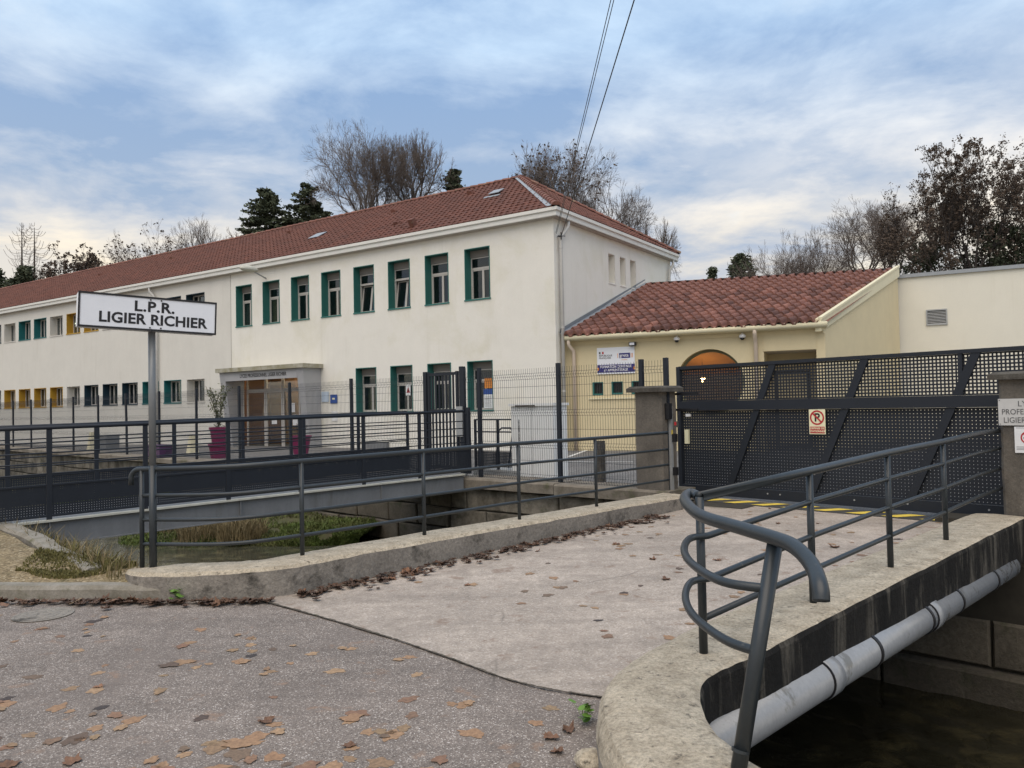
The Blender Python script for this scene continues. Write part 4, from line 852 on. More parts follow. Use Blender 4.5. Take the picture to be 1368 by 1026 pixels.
for w in wins:
    x0, x1, z0, z1 = w['x0'], w['x1'], w['z0'], w['z1']; e = .004
    wo = thing_w = link('window', None, mbld); wo.location = ((x0+x1)/2, 0, z0); ox, oz = (x0+x1)/2, z0
    def pw(nm, mb, mt, **k):
        mb.v = [(a-ox, b, c-oz) for a, b, c in mb.v]; return part(nm, mb, mt, wo, **k)
    mb = MB()
    tq = .025
    mb.bx(x0+e-tq*0, x0+tq, -.012, RD, z0+.001, z1-.001); mb.bx(x1-tq, x1-e, -.012, RD, z0+.001, z1-.001); mb.bx(x0+tq, x1-tq, -.012, RD, z1-tq, z1-.002); mb.bx(x0-.02, x1+.02, -.03, RD, z0-.025, z0+.02)
    pw('reveal', mb, M[w['rv']])
    gx0, gx1, gz0, gz1 = x0+tq+.001, x1-tq-.001, z0+.021, z1-tq-.001
    if w['typ'] == 'A':
        pw('shutter_box', MB().bx(gx0, gx1, RD-.06, RD+.12, gz1-.22, gz1), M['shutter'])
        tz = gz1-.225; tr = tz-.36
        mb = frame_mb(gx0, gx1, tr, tz, RD-.03, .035, .06); pw('transom', mb, M['alu']); pw('pane', MB().bx(gx0+.035, gx1-.035, RD-.005, RD+.005, tr+.035, tz-.035), M['glass'])
        pw('frame', frame_mb(gx0, gx1, gz0, tr-.001, RD-.03, .03, .07), M['alu'])
        xm = (gx0+gx1)/2
        for k, (a, b) in enumerate(((gx0+.031, xm-.002), (xm+.002, gx1-.031))):
            f = frame_mb(a, b, gz0+.031, tr-.032, RD-.02, .038, .045); g = MB().bx(a+.038, b-.038, RD, RD+.01, gz0+.068, tr-.069)
            if w['tilt']:
                R = Matrix.Translation((0, RD, gz0+.05)) @ Matrix.Rotation(rad(-7.5), 4, 'X') @ Matrix.Translation((0, -RD, -gz0-.05))
                f.xf(R); g.xf(R)
            pw('sash', f, M['alu']); pw('pane', g, M['glass'])
        if w['row'] == 'l' and abs(x0+8.4) < .1: pw('curtain', MB().bx(gx0+.1, gx1-.15, RD+.15, RD+.17, gz0, tr), M['blind'])
        if w['row'] == 'u' and x0 < -13: pw('blind', MB().bx(gx0, gx1, RD+.10, RD+.11, gz0, tr-.1*(x0 < -14)), M['blind'] if x0 > -14 else M['interior'])
    else:
        pw('frame', frame_mb(gx0, gx1, gz0, gz1, RD-.03, .05, .06), M['alu']); pw('mullion', MB().bx(gx0+.35, gx0+.41, RD-.03, RD+.03, gz0+.05, gz1-.05), M['alu']); pw('pane', MB().bx(gx0+.05, gx1-.05, RD-.005, RD+.005, gz0+.05, gz1-.05), M['glass'])
        if w['row'] == 'l' and w.get('bl'): pw('blind', MB().bx(gx0, gx1, RD+.12, RD+.13, gz0, gz1), M['blind'])
for x, zt in ((-16.9, 6.62), (-33.2, 6.5), (-30.4, 6.5)): part('ceiling_tube', MB().bx(x-.6, x+.6, 1.6, 1.75, zt-.02, zt+.03), M['lamp_cool'], mbld)
for i, (a, b, c, d) in enumerate(sh):
    nb = MB(); nb.bx(-.42, XE-.004, a+.004, a+.02, c, d); nb.bx(-.42, XE-.004, b-.02, b-.004, c, d); nb.bx(-.42, XE-.004, a+.02, b-.02, d-.02, d-.002); nb.bx(-.42, XE+.02, a-.02, b+.02, c-.03, c+.015)
    part('niche_reveal', nb, M['render'], mbld); part('niche_back', MB().bx(-.45, -.421, a, b, c, d), M['reveal_white'], mbld)
# eaves: fascia gutter and soffit
OV = .22
part('soffit', MB().bx(BL-.3, XE+OV-.03, -OV+.03, -.002, 7.185, 7.215), M['soffit'], mbld); part('soffit', MB().bx(XE+.002, XE+OV-.03, .0, BDp+.2, 7.185, 7.215), M['soffit'], mbld)
def gut(a, b, axis):
    mb = MB(); prof = [(-OV-.03, 7.12), (-OV-.05, 7.15), (-OV-.05, 7.30), (-OV-.10, 7.33), (-OV-.10, 7.40), (-OV-.06, 7.41), (-OV+.03, 7.35), (-OV+.03, 7.12)]
    return mb, prof
prof = [(OV, 7.19), (OV+.02, 7.21), (OV+.02, 7.33), (OV+.07, 7.36), (OV+.07, 7.455), (OV+.04, 7.46), (OV-.04, 7.42), (OV-.04, 7.19)]
mb = MB(); k = len(prof)
for px_, corner in ((BL-.3, False), (None, True)):
    for o, z in prof: mb.v.append((XE+o if corner else px_, -o, z))
mb.f = [(i, i+1, k+i+1, k+i) for i in range(k-1)]; mb.mi = [0]*len(mb.f); part('gutter', mb, M['gutter'], mbld)
mb = MB()
for yy, corner in ((None, True), (BDp+.25, False)):
    for o, z in prof: mb.v.append((XE+o, -o if corner else yy, z))
mb.f = [(i, i+1, k+i+1, k+i) for i in range(k-1)] + [tuple(k+i for i in range(k))]; mb.mi = [0]*len(mb.f); part('gutter', mb, M['gutter'], mbld)
# roof
RZ0, RZ1, RY = 7.45, 10.15, 4.4; AX = -4.1
eave = OV+.05; XC = XE+eave
rt = part('roof', MB().add([(BL, -eave, RZ0-.02), (XC, -eave, RZ0-.02), (AX, RY, RZ1-.03), (BL, RY, RZ1-.03), (XC, BDp+eave, RZ0-.02), (BL, BDp+eave, RZ0-.02)], [(0,1,2,3), (1,4,2), (4,5,3,2)]), M['tile'], mbld)
def tile_field(rows, x_lo, x_hi_fn, tw, P, col_mt, parent):
    pass
tm = MB(); slope_len = math.hypot(RY+eave, RZ1-RZ0); nr = 17; tw = .232
uy = (RY+eave)/slope_len; uz = (RZ1-RZ0)/slope_len; nY, nZ = -uz, uy
def add_tile(P3, ex_, eu_, en_, w, L, jit):
    # slightly cambered interlocking tile: rib on one side, raised lower lip
    prof_ = [(0.0, .018), (.18, .040), (.34, .014), (.9, .012), (1.0, .02)]; vs = []
    for u, lift in ((0.0, .026), (1.08, .0)):
        for a, hgt in prof_: vs.append(P3 + ex_*(a*w) + eu_*(u*L) + en_*(hgt+lift+jit))
    b0 = len(vs)
    for a, hgt in prof_: vs.append(P3 + ex_*(a*w) + en_*(-.005))
    n_ = len(prof_); return vs, [(i, i+1, n_+i+1, n_+i) for i in range(n_-1)] + [(2*n_+i, 2*n_+i+1, i+1, i) for i in range(n_-1)]
eX = Vector((1,0,0)); eU = Vector((0,uy,uz)); eN = Vector((0,nY,nZ)); Lr = slope_len/nr
for r in range(nr):
    u = (r)*Lr; yy = -eave + uy*u; zz_ = RZ0 + uz*u; xr = XC - (XC-AX)*(u+Lr*.5)/slope_len
    x = BL + (tw*.5 if r % 2 else 0)
    while x < xr - .05:
        w_ = min(tw, xr-x); vs, fs = add_tile(Vector((x, yy, zz_)), eX, eU, eN, w_-.004, Lr, random.uniform(-.004,.006)); tm.add(vs, fs); x += tw
part('roof_tiles', tm, M['tile'], rt, kind='stuff')
tm = MB(); sl2 = math.hypot(XC-AX, RZ1-RZ0); ux = (XC-AX)/sl2; uz2 = (RZ1-RZ0)/sl2; eU2 = Vector((-ux,0,uz2)); eN2 = Vector((uz2,0,ux)); nr2 = 16; L2 = sl2/nr2
for r in range(nr2):
    u = r*L2; f = (u+L2*.5)/sl2; ya = -eave + (RY+eave)*f; yb = (BDp+eave) - (BDp+eave-RY)*f; y = ya + (tw*.5 if r%2 else 0)
    while y < yb-.05:
        w_ = min(tw, yb-y); vs, fs = add_tile(Vector((XC-ux*u, y, RZ0+uz2*u)), Vector((0,1,0)), eU2, eN2, w_-.004, L2, random.uniform(-.004,.006)); tm.add(vs, fs); y += tw
part('roof_tiles', tm, M['tile'], rt, kind='stuff')
def ridge_run(a, b, n, r0=.115):
    a, b = Vector(a), Vector(b); d = (b-a)/n; t = d.normalized(); sdv_ = t.cross(Vector((0,0,1))).normalized(); upv = sdv_.cross(t)
    for i in range(n):
        p = a+d*i; mb = MB(); rings = 6
        for q, rr_, lf in ((0.0, r0+.012, .012), (1.12, r0-.008, .0)):
            for k_ in range(rings+1):
                an = math.pi*k_/rings; mb.v.append(tuple(p + d*q + sdv_*(math.cos(an)*rr_) + upv*(math.sin(an)*rr_*.85 + lf)))
        mb.f = [(k_, k_+1, rings+2+k_, rings+1+k_) for k_ in range(rings)] + [tuple(reversed(range(rings+1)))]; mb.mi = [0]*len(mb.f)
        part('ridge_tile', mb, M['ridge'], rt, smooth=False)
ridge_run((XC, -eave, RZ0+.03), (AX, RY, RZ1+.02), 20, .125); ridge_run((XC, BDp+eave, RZ0+.03), (AX, RY, RZ1+.02), 20, .125)
ridge_run((-46, RY, RZ1+.0), (AX, RY, RZ1+.0), 110, .11)
hv = Vector((AX-XC, RY+eave, RZ1-RZ0)); hs = Vector((XC-.20, -eave, RZ0+.055)); mb = MB(); mb.add([hs+Vector((-.14,0,0)), hs+Vector((.06,0,.0)), hs+hv*.97+Vector((.06,0,.02)), hs+hv*.97+Vector((-.08,0,.02))], [(0,1,2,3)]); part('hip_flashing', mb, M['zinc'], rt)
def roof_pt(x, v): return Vector((x, -eave + (RY+eave)*v, RZ0 + (RZ1-RZ0)*v))
RT = Matrix.Rotation(math.atan2(uz, uy), 4, 'X')
def on_roof(name, x, v, mb, mt):
    o = part(name, mb, mt, rt); o.matrix_basis = Matrix.Translation(roof_pt(x, v)) @ RT; return o
sk = on_roof('skylight', -12.1, .42, frame_mb(-.35,.35,-.35,.35,0,.06,.10).xf(Matrix.Rotation(-math.pi/2,4,'X')), M['slate']); o = link('pane', MB().bx(-.29,.29,-.29,.29,.06,.075).mesh('pane', M['zinc']), sk)
sk = on_roof('skylight', -3.95, .62, frame_mb(-.28,.28,-.28,.28,0,.06,.16).xf(Matrix.Rotation(-math.pi/2,4,'X')), M['slate']); o = link('pane', MB().bx(-.22,.22,-.22,.22,.10,.12).mesh('pane', M['zinc']), sk)
on_roof('flashing_apron', -3.95, .62, MB().bx(-.34,.34,-.46,-.285,.04,.055), M['zinc'])
for x, v in ((-7.3, .30), (-9.2, .72), (-7.3+1.6, .80), (-24, .7), (-30, .62), (-15.5,.75)):
    on_roof('vent_tile', x, v, MB().add([(-.11,-.12,.03),(.11,-.12,.03),(.09,-.12,.14),(-.09,-.12,.14),(-.11,.2,.03),(.11,.2,.03)],[(0,1,2,3),(3,2,5,4),(1,5,2),(0,3,4)]), M['ridge'])
on_roof('roof_chimney', -5.9, .14, MB().bx(-.1,.1,-.1,.1,0,.30), M['ridge'])
# downpipes
def dpipe(pts, r=.055, mt='pipe_wall', par=mbld, name='downpipe'): return part(name, MB().tube(pts, r, 12), M[mt], par, smooth=True)
dpipe([(XE+.16, .62, 7.22), (XE+.16,.60,7.02), (XE+.13,.42,6.82), (XE+.10,.26,6.66), (XE+.10,.24,6.5), (XE+.10,.24,.2)]); dpipe([(XE+.18, BDp-.15, 7.22), (XE+.18, BDp-.17, 7.0), (XE+.12, BDp-.35, 6.8), (XE+.10, BDp-.4, 6.5), (XE+.10, BDp-.4, 4.9)])
dpipe([(-20.9,-.18,7.20), (-20.9,-.18,7.05), (-20.7,-.14,6.85), (-20.5,-.10,6.6), (-20.5,-.10,.2)])
for z in (6.3, 3.9, 2.0): part('pipe_collar', MB().tube([(XE+.10,.24,z),(XE+.10,.24,z+.05)], .064, 12), M['pipe_wall'], mbld)
part('cable_bracket', MB().tube([(XE,.2,6.66),(XE+.2,.2,6.66)], .012, 6).tube([(XE+.15,.0,6.64),(XE+.15,.42,6.70)], .012, 6).tube([(XE+.14,.2,6.56),(XE+.14,.2,6.78)], .018, 6), M['black'], mbld)
# lamp on the facade
lm = part('wall_lamp', MB().tube([(-13.2,-.0,6.80),(-13.2,-.6,7.0)], .03, 8), M['galv'], mbld); bm = bmesh.new(); bmesh.ops.create_uvsphere(bm, u_segments=16, v_segments=10, radius=1)
for v in bm.verts: v.co = Vector((v.co.x*.17, v.co.y*.42, v.co.z*(.15 if v.co.z > 0 else .10))) + Vector((-13.2,-.8,7.05))
me = bpy.data.meshes.new('lamp_head'); bm.to_mesh(me); bm.free(); me.materials.append(M['flange']); link('lamp_head', me, lm)
# entrance portal
PT, PB = .88, .50
def portal_side(xa, xb):
    return MB().add([(xa,-PB,.12),(xb,-PB,.12),(xb,-PT,3.14),(xa,-PT,3.14),(xa,-.003,.12),(xb,-.003,.12),(xb,-.003,3.14),(xa,-.003,3.14)],[(0,1,2,3),(1,5,6,2),(4,0,3,7),(3,2,6,7),(0,4,5,1)])
po = part('entrance_portal', portal_side(-14.98, -14.66), M['concrete_grey'], mbld); part('portal_cheek', portal_side(-10.50, -10.18), M['concrete_grey'], po)
part('portal_beam', MB().bx(-14.655,-10.505,-PT+.02,-PT+.16,2.80,3.139), M['concrete_grey'], po); part('canopy_slab', MB().bx(-15.1,-10.06,-PT-.10,-.003,3.145,3.30).jitter(.01,2), M['slab'], po)
part('portal_ceiling', MB().bx(-14.655,-10.505,-PT+.161,-.004,2.95,3.139), M['reveal_white'], po)
place_text('LYCEE PROFESSIONNEL LIGIER RICHIER', .19, M['black'], po, Matrix.Translation((-12.4, -PT+.014, 2.965)) @ XZ, .004, sx=.80)
dz = [(-14.6, -13.45), (-13.43, -12.45), (-12.43, -11.45), (-11.43, -10.57)]
for i, (a, b) in enumerate(dz):
    dl = part('door' if i in (1, 2) else 'side_light', frame_mb(a, b, .14, 2.42, .10, .075, .06), M['alu'], mbld); part('pane', MB().bx(a+.075, b-.075, .125, .135, .215, 2.345), M['door_glass'], dl)
    fl_ = part('fanlight', frame_mb(a, b, 2.425, 3.0, .10, .055, .06), M['alu'], mbld); part('pane', MB().bx(a+.055, b-.055, .125, .135, 2.48, 2.945), M['door_glass'], fl_)
part('hall_panel', MB().bx(-15.0, -10.6, 1.6, 1.65, .13, 3.4), M['wood'], mbld); part('hall_panel', MB().bx(-15.06, -15.01, .3, 1.6, .13, 3.4), M['wood'], mbld); part('hall_panel', MB().bx(-10.62, -10.57, .3, 2.2, .13, 3.4), M['wood'], mbld); part('hall_ceiling', MB().bx(-15.0,-10.6,.3,1.59,3.38,3.42), M['wood'], mbld); part('hall_lamp', MB().bx(-13.6,-11.6,.5,.8,3.30,3.34), M['lamp_hall'], mbld)
for a, b, c, d, mt in ((-12.0,-11.75,1.55,1.9,'white'), (-11.9,-11.55,1.05,1.45,'white'), (-11.25,-11.0,1.05,1.35,'paleblue'), (-13.1,-12.8,1.1,1.35,'white')): part('door_notice', MB().bx(a,b,.115,.120,c,d), M[mt], mbld)
# notices on the facade and in the windows
def poster(name, x0, x1, z0, z1, mt, y=-.02, label=None, cat='notice'):
    o = thing(name, label, cat, C0, BA); part('sheet', MB().bx(x0, x1, y-.008, y-.002, z0, z1), M[mt], o); return o
p1 = poster('notice_board', -10.14, -9.76, 1.9, 2.28, 'paleblue', label='pale blue notice board right of the entrance portal')
p2 = poster('notice_board', -9.68, -9.33, 1.84, 2.16, 'blueprint', label='dark blue notice board near the entrance portal')
part('emblem', MB().bx(-9.58,-9.45,-.033,-.0305,1.98,2.04), M['creamprint'], p2)
p3 = poster('notice_sheet', -9.62, -9.32, 1.2, 1.55, 'white', label='white notice sheet below the dark blue notice board')
p4 = poster('warning_poster', -6.32, -6.10, 2.05, 2.42, 'white', RD-.03, label='white poster with red and black triangle in a ground floor window')
part('triangle', MB().add([(-6.29,RD-.0405,2.14),(-6.13,RD-.0405,2.14),(-6.21,RD-.0405,2.34)],[(0,1,2)]), M['redprint'], p4); part('triangle_core', MB().add([(-6.24,RD-.042,2.18),(-6.18,RD-.042,2.18),(-6.21,RD-.042,2.30)],[(0,1,2)]), M['black'], p4)
p5 = poster('yellow_poster', -2.98, -2.66, 2.20, 2.52, 'orange', RD-.03, label='orange yellow poster in the ground floor window nearest the corner')
for i in range(3): part('print_line', MB().bx(-2.95,-2.69,RD-.041,RD-.0395,2.27+.08*i,2.275+.08*i), M['greytext'], p5)
p6 = poster('information_poster', -3.02, -2.68, 1.56, 2.17, 'white', RD-.033, label='white poster with blue heading below the orange poster')
part('heading', MB().bx(-3.02,-2.68,RD-.044,RD-.0425,2.0,2.17), M['blueprint'], p6)
for i in range(8): part('text_line', MB().bx(-2.98,-2.72-.03*(i%3),RD-.044,RD-.0425,1.62+.042*i,1.628+.042*i), M['greytext'], p6)

# ================================================================== LOW YELLOW BUILDING
YA = Vector((1.72, 23.44, 3.69)); YB = Vector((8.31, 20.70, 3.69)); YC = Vector((13.10, 26.20, 5.92)); YD = Vector((5.07, 28.43, 5.92))
yv = (YB-YA); yl = Vector((yv.x, yv.y, 0)).length; YAng = math.atan2(yv.y, yv.x)
yb = thing('annex_building', 'low yellow annex with clay canal tile roof and round window', 'building', (YA.x, YA.y, 0), YAng)
iY = ROOTM[yb.name].inverted(); lB, lC, lD = iY @ YB, iY @ YC, iY @ YD
Rw = .93; cw = (4.15, 2.17)
# front wall with openings (round one cut as a polygon inside a square hole)
small = [(.73,1.06,1.88,2.27),(1.31,1.65,1.89,2.27),(1.91,2.24,1.89,2.27)]; dr = (5.62, 6.96, .2, 2.96); sq = (cw[0]-Rw, cw[0]+Rw, cw[1]-Rw, cw[1]+Rw)
part('front_wall', wall_holes(-.16, yl, .1, 3.60, small+[dr, sq]), M['yellow_render'], yb)
mb = MB(); n = 48
for k in range(n):
    an = 2*math.pi*k/n; c_, s_ = math.cos(an), math.sin(an); q = max(abs(c_), abs(s_)); mb.v += [(cw[0]+Rw*c_, 0, cw[1]+Rw*s_), (cw[0]+Rw*c_/q, 0, cw[1]+Rw*s_/q)]
mb.f = [(2*k, 2*k+1, (2*k+3)%(2*n), (2*k+2)%(2*n)) for k in range(n)]; mb.mi = [0]*n; part('window_surround', mb, M['yellow_render'], yb)
M['olive'] = mat('olive_trim', (0.22, 0.21, 0.12), 0.7, var=.05)
mb = MB()
for k in range(n):
    an = 2*math.pi*k/n; c_, s_ = math.cos(an), math.sin(an); mb.v += [(cw[0]+Rw*c_, -.004, cw[1]+Rw*s_), (cw[0]+Rw*c_, .30, cw[1]+Rw*s_), (cw[0]+(Rw-.07)*c_, .30, cw[1]+(Rw-.07)*s_)]
mb.f = [(3*k+i, 3*k+i+1, (3*k+4+i)%(3*n), (3*k+3+i)%(3*n)) for k in range(n) for i in range(2)]; mb.mi = [0]*len(mb.f); rwn = part('round_window', mb, M['olive'], yb)
M['round_glass'] = glass('round_glass', (.9,.85,.8), .5)
part('pane', MB().add([(cw[0]+(Rw-.07)*math.cos(2*math.pi*k/n), .285, cw[1]+(Rw-.07)*math.sin(2*math.pi*k/n)) for k in range(n)], [tuple(range(n))]), M['round_glass'], rwn)
M['orangewall'] = mat('orange_ceiling', (0.60, 0.29, 0.08), 0.7, var=.06)
part('room_ceiling', MB().add([(3.0,.35,3.15),(5.4,.35,3.15),(5.4,2.6,2.45),(3.0,2.6,2.45)],[(0,1,2,3)]), M['orangewall'], yb); part('room_back', MB().bx(2.9,5.45,2.6,2.65,.2,3.3), M['interior'], yb); part('room_side', MB().bx(2.85,2.9,.32,2.6,.2,3.2), M['interior'], yb); part('room_side', MB().bx(5.45,5.5,.32,2.6,.2,3.2), M['interior'], yb)
pl_ = part('pendant_lamp', MB().lathe([(.08,.12),(.075,.1),(.02,.0),(.01,-.01)], (3.80,1.0,2.22), 16), M['lamp_warm'], yb); part('added_uplight', MB().lathe([(.12,.0),(.12,.03),(.02,.04)], (4.2,.60,1.05), 14), M['lamp_warm'], yb); part('cord', MB().tube([(3.80,1.0,2.40),(3.80,1.0,2.9)], .006, 5), M['black'], pl_)  # second lamp is an added uplight, hidden below the round opening to brighten the ceiling
for (a, b, c, d) in small:
    wv = part('small_window', MB().bx(a+.003,a+.045,-.01,.2,c+.002,d-.002).bx(b-.02,b-.003,-.004,.2,c+.002,d-.002).bx(a+.045,b-.02,-.004,.2,d-.02,d-.002).bx(a+.045,b-.02,-.01,.2,c+.002,c+.05), M['teal'], yb)
    part('pane', MB().bx(a+.045,b-.02,.12,.13,c+.05,d-.02), M['black'], wv)
    for i in range(4): x = a+.09+.05*i; part('bar', MB().bx(x-.006,x+.006,.05,.06,c+.05,d-.021), M['slate'], wv)
part('ledge', MB().bx(.62,2.6,-.05,-.003,1.76,1.80), M['cream'], yb)
# door recess and pier
part('recess_back', MB().bx(5.3,7.2,1.4,1.45,.2,3.4), M['yellow_render'], yb); part('recess_side', MB().bx(5.57,5.62,.003,1.39,.2,2.96), M['yellow_render'], yb); part('recess_side', MB().bx(6.96,7.01,.003,1.39,.2,2.96), M['yellow_render'], yb); part('recess_ceiling', MB().bx(5.57,7.01,.003,1.39,2.961,3.0), M['soffit'], yb); part('recess_door', frame_mb(5.8,6.75,.25,2.45,1.30,.08,.06), M['slate'], yb)
part('lintel_panel', MB().bx(5.62,6.96,-.02,-.003,2.97,3.40), M['yellow_render'], yb); part('pier', MB().bx(yl-.0,yl+.05,.0,.3,.1,3.4), M['yellow_render'], yb)
# right flank wall following the roof edge
d2 = Vector((lC.x-lB.x, lC.y-lB.y, 0)); 
mb = MB(); nseg = 8
for i in range(nseg+1): p = lB.lerp(lC, i/nseg); mb.v += [(p.x, p.y, .1), (p.x, p.y, p.z-.22)]
mb.f = [(2*i, 2*i+2, 2*i+3, 2*i+1) for i in range(nseg)]; mb.mi = [0]*nseg; part('flank_wall', mb, M['yellow_render'], yb)
on_ = Vector((d2.y, -d2.x, 0)).normalized()
mb = MB(); p, q = lB - d2.normalized()*.28 + Vector((0,0,-.10)), lC
mb.add([p+on_*.06+Vector((0,0,.16)), p+on_*.06+Vector((0,0,-.17)), q+on_*.06+Vector((0,0,-.20)), q+on_*.06+Vector((0,0,.14)), p-on_*.10+Vector((0,0,.16)), p-on_*.10+Vector((0,0,-.17)), q-on_*.10+Vector((0,0,-.20)), q-on_*.10+Vector((0,0,.14))], [(0,1,2,3),(7,6,5,4),(0,3,7,4),(1,5,6,2),(0,4,5,1)]); part('verge_board', mb, M['cream'], yb)
mb = MB(); mb.add([p+on_*.085+Vector((0,0,.20)), p+on_*.085+Vector((0,0,.14)), q+on_*.085+Vector((0,0,.12)), q+on_*.085+Vector((0,0,.18)), p-on_*.02+Vector((0,0,.20)), p-on_*.02+Vector((0,0,.14)), q-on_*.02+Vector((0,0,.12)), q-on_*.02+Vector((0,0,.18))], [(0,1,2,3),(7,6,5,4),(0,3,7,4),(1,5,6,2),(0,4,5,1)]); part('verge_cap', mb, M['cream'], yb)
# gutter
part('gutter', MB().tube([(.0,-.30,3.60),(yl+.12,-.30,3.60)], .075, 10), M['cream'], yb, smooth=True); part('soffit', MB().bx(.02, yl+.1, -.26, -.002, 3.52, 3.56), M['cream'], yb)
part('wall_plate', MB().bx(.02, yl, -.03, -.004, 3.40, 3.52), M['yellow_render'], yb)
dpipe([(5.42,-.30,3.56),(5.42,-.29,3.44),(5.42,-.16,3.30),(5.42,-.09,3.18),(5.42,-.09,.2)], .055, 'pipe_beige', yb); dpipe([(.10,-.28,3.56),(.10,-.26,3.4),(.2,-.12,3.22),(.2,-.09,3.05),(.2,-.09,.2)], .055, 'pipe_beige', yb)
# canal tiles on the (slightly warped) roof: overhang at the eave
yr = part('roof', MB().add([Vector((lB.x*0,-.34,3.60)), Vector((lB.x+.05,-.34,3.60)), lC+Vector((0,0,-.05)), lD+Vector((0,0,-.05))], [(0,1,2,3)]), M['canal'], yb)
E0, E1 = Vector((0,-.36,3.63)), Vector((lB.x-.36*d2.x/d2.y,-.36,3.63))
def rpt(u, v): return (E0.lerp(E1, u)).lerp(lD.lerp(lC, u), v)
NC, NRr = 27, 16; prof_c = []
for k in range(9):
    a = k/8; prof_c.append((a, .12*math.sin(math.pi*min(1, a/.58))**.7 if a < .58 else -.045*math.sin(math.pi*(a-.58)/.42)))
def canal_tile(i, r, mbx):
    u0, u1 = i/NC, (i+1)/NC; v0, v1 = r/NRr, (r+1.16)/NRr; j1, j2 = random.uniform(-.006,.006), random.uniform(-.10,.10)/NRr*.35
    p = rpt(u0, v0); nrm = (rpt(u1, v0)-p).cross(rpt(u0, v1)-p).normalized(); vs = []
    for v, lift in ((v0+j2, .065), (min(v1, 1.01), 0.0)):
        for a, h_ in prof_c: vs.append(rpt(u0+(u1-u0)*a, v) + nrm*(h_+lift+j1))
    for a, h_ in prof_c: vs.append(rpt(u0+(u1-u0)*a, v0+j2) + nrm*(h_*.72-.004+j1))
    mbx.add(vs, [(k, k+1, 10+k, 9+k) for k in range(8)] + [(18+k, 19+k, k+1, k) for k in range(8)])
rest = MB(); order = sorted(((r, i) for r in range(NRr) for i in range(NC)))
for cnt, (r, i) in enumerate(order):
    if cnt < 297: mbt = MB(); canal_tile(i, r, mbt); part('roof_tile', mbt, M['canal'], yr)
    else: canal_tile(i, r, rest)
part('roof_tiles', rest, M['canal'], yr, kind='stuff')
mb = MB(); mb.add([lD+Vector((0,-.12,.10)), lC+Vector((0,-.12,.10)), lC+Vector((0,.2,.06)), lD+Vector((0,.2,.06))], [(0,1,2,3)]); part('ridge_flashing', mb, M['zinc'], yb)
mb = MB(); a, b = rpt(0,0), rpt(0,1); sdx = Vector((.16,.05,0)); mb.add([a+Vector((-.16,0,.12)), a+sdx+Vector((0,0,.09)), b+sdx+Vector((0,0,.09)), b+Vector((-.16,0,.14)), a+Vector((-.10,0,.26)), b+Vector((-.10,0,.26))], [(0,1,2,3),(4,0,3,5)]); part('wall_flashing', mb, M['zinc'], yb)
# flank back so that no sky shows under the roof
part('back_wall', MB().add([(lD.x,lD.y,.1),(lC.x,lC.y,.1),(lC.x,lC.y,lC.z-.1),(lD.x,lD.y,lD.z-.1)],[(0,1,2,3)]), M['yellow_render'], yb)
# fittings on the annex wall: things of their own
def dome_cam(x, z, label):
    o = thing('security_camera', label, 'camera', YA - Vector((0,0,YA.z)), YAng); part('bracket', MB().bx(x-.02,x+.02,-.14,-.003,z+.08,z+.12), M['white'], o); part('housing', MB().lathe([(.03,.11),(.05,.08),(.085,.06),(.09,.0),(.07,-.02)],(x,-.12,z),16), M['white'], o, smooth=True); part('dome', MB().lathe([(.065,-.021),(.05,-.06),(.02,-.08)],(x,-.12,z),14), M['black'], o, smooth=True)
dome_cam(3.28, 3.40, 'white dome security camera above the left of the round window'); dome_cam(5.08, 3.38, 'white dome security camera beside the annex downpipe')
fo = thing('floodlight', 'small black floodlight above the corner of the training sign', 'floodlight', YA - Vector((0,0,YA.z)), YAng); part('housing', MB().bx(1.90,2.10,-.16,-.06,3.29,3.40), M['black'], fo); part('lens', MB().bx(1.92,2.06,-.165,-.161,3.31,3.38), M['signwhite'], fo); part('arm', MB().bx(2.06,2.09,-.06,-.003,3.32,3.36), M['black'], fo)
ts = thing('training_sign', 'white and navy sign on the annex wall reading FORMATION CONTINUE', 'sign', YA - Vector((0,0,YA.z)), YAng)
part('board', MB().bx(.90,2.03,-.03,-.004,2.50,3.28), M['signwhite'], ts); part('navy_band', MB().bx(.905,2.03,-.034,-.031,2.54,2.775), M['navyprint'], ts)
for i, tx in enumerate(('FORMATION CONTINUE', 'ET APPRENTISSAGE')): place_text(tx, .105, M['white'], ts, Matrix.Translation((1.465, -.036, 2.71-.10*i)) @ XZ, .002, sx=.80)
part('orange_mark', MB().bx(.905,.95,-.037,-.035,2.61,2.69), M['orange'], ts); part('orange_mark', MB().bx(1.985,2.03,-.037,-.035,2.61,2.69), M['orange'], ts)
part('flag_blue', MB().bx(.96,1.01,-.034,-.031,3.09,3.16), M['greytext'], ts); part('flag_red', MB().bx(1.055,1.105,-.034,-.031,3.09,3.16), M['redprint'], ts); part('flag_white', MB().bx(1.0105,1.0545,-.034,-.031,3.09,3.16), M['white'], ts)
place_text('RÉPUBLIQUE', .072, M['greytext'], ts, Matrix.Translation((.955,-.034,3.04)) @ XZ, .001, 'LEFT'); place_text('FRANÇAISE', .072, M['greytext'], ts, Matrix.Translation((.955,-.034,2.97)) @ XZ, .001, 'LEFT')
part('logo_band', MB().bx(1.57,1.90,-.034,-.031,2.95,3.10), M['navyprint'], ts); place_text('greta', .13, M['white'], ts, Matrix.Translation((1.72,-.036,3.03)) @ XZ, .002)
for x in (1.53,1.93,1.97): part('logo_arc', MB().bx(x-.008,x+.008,-.034,-.031,2.96,3.09), M['orange'], ts)
place_text('LORRAINE', .04, M['orange'], ts, Matrix.Translation((1.72,-.034,2.90)) @ XZ)

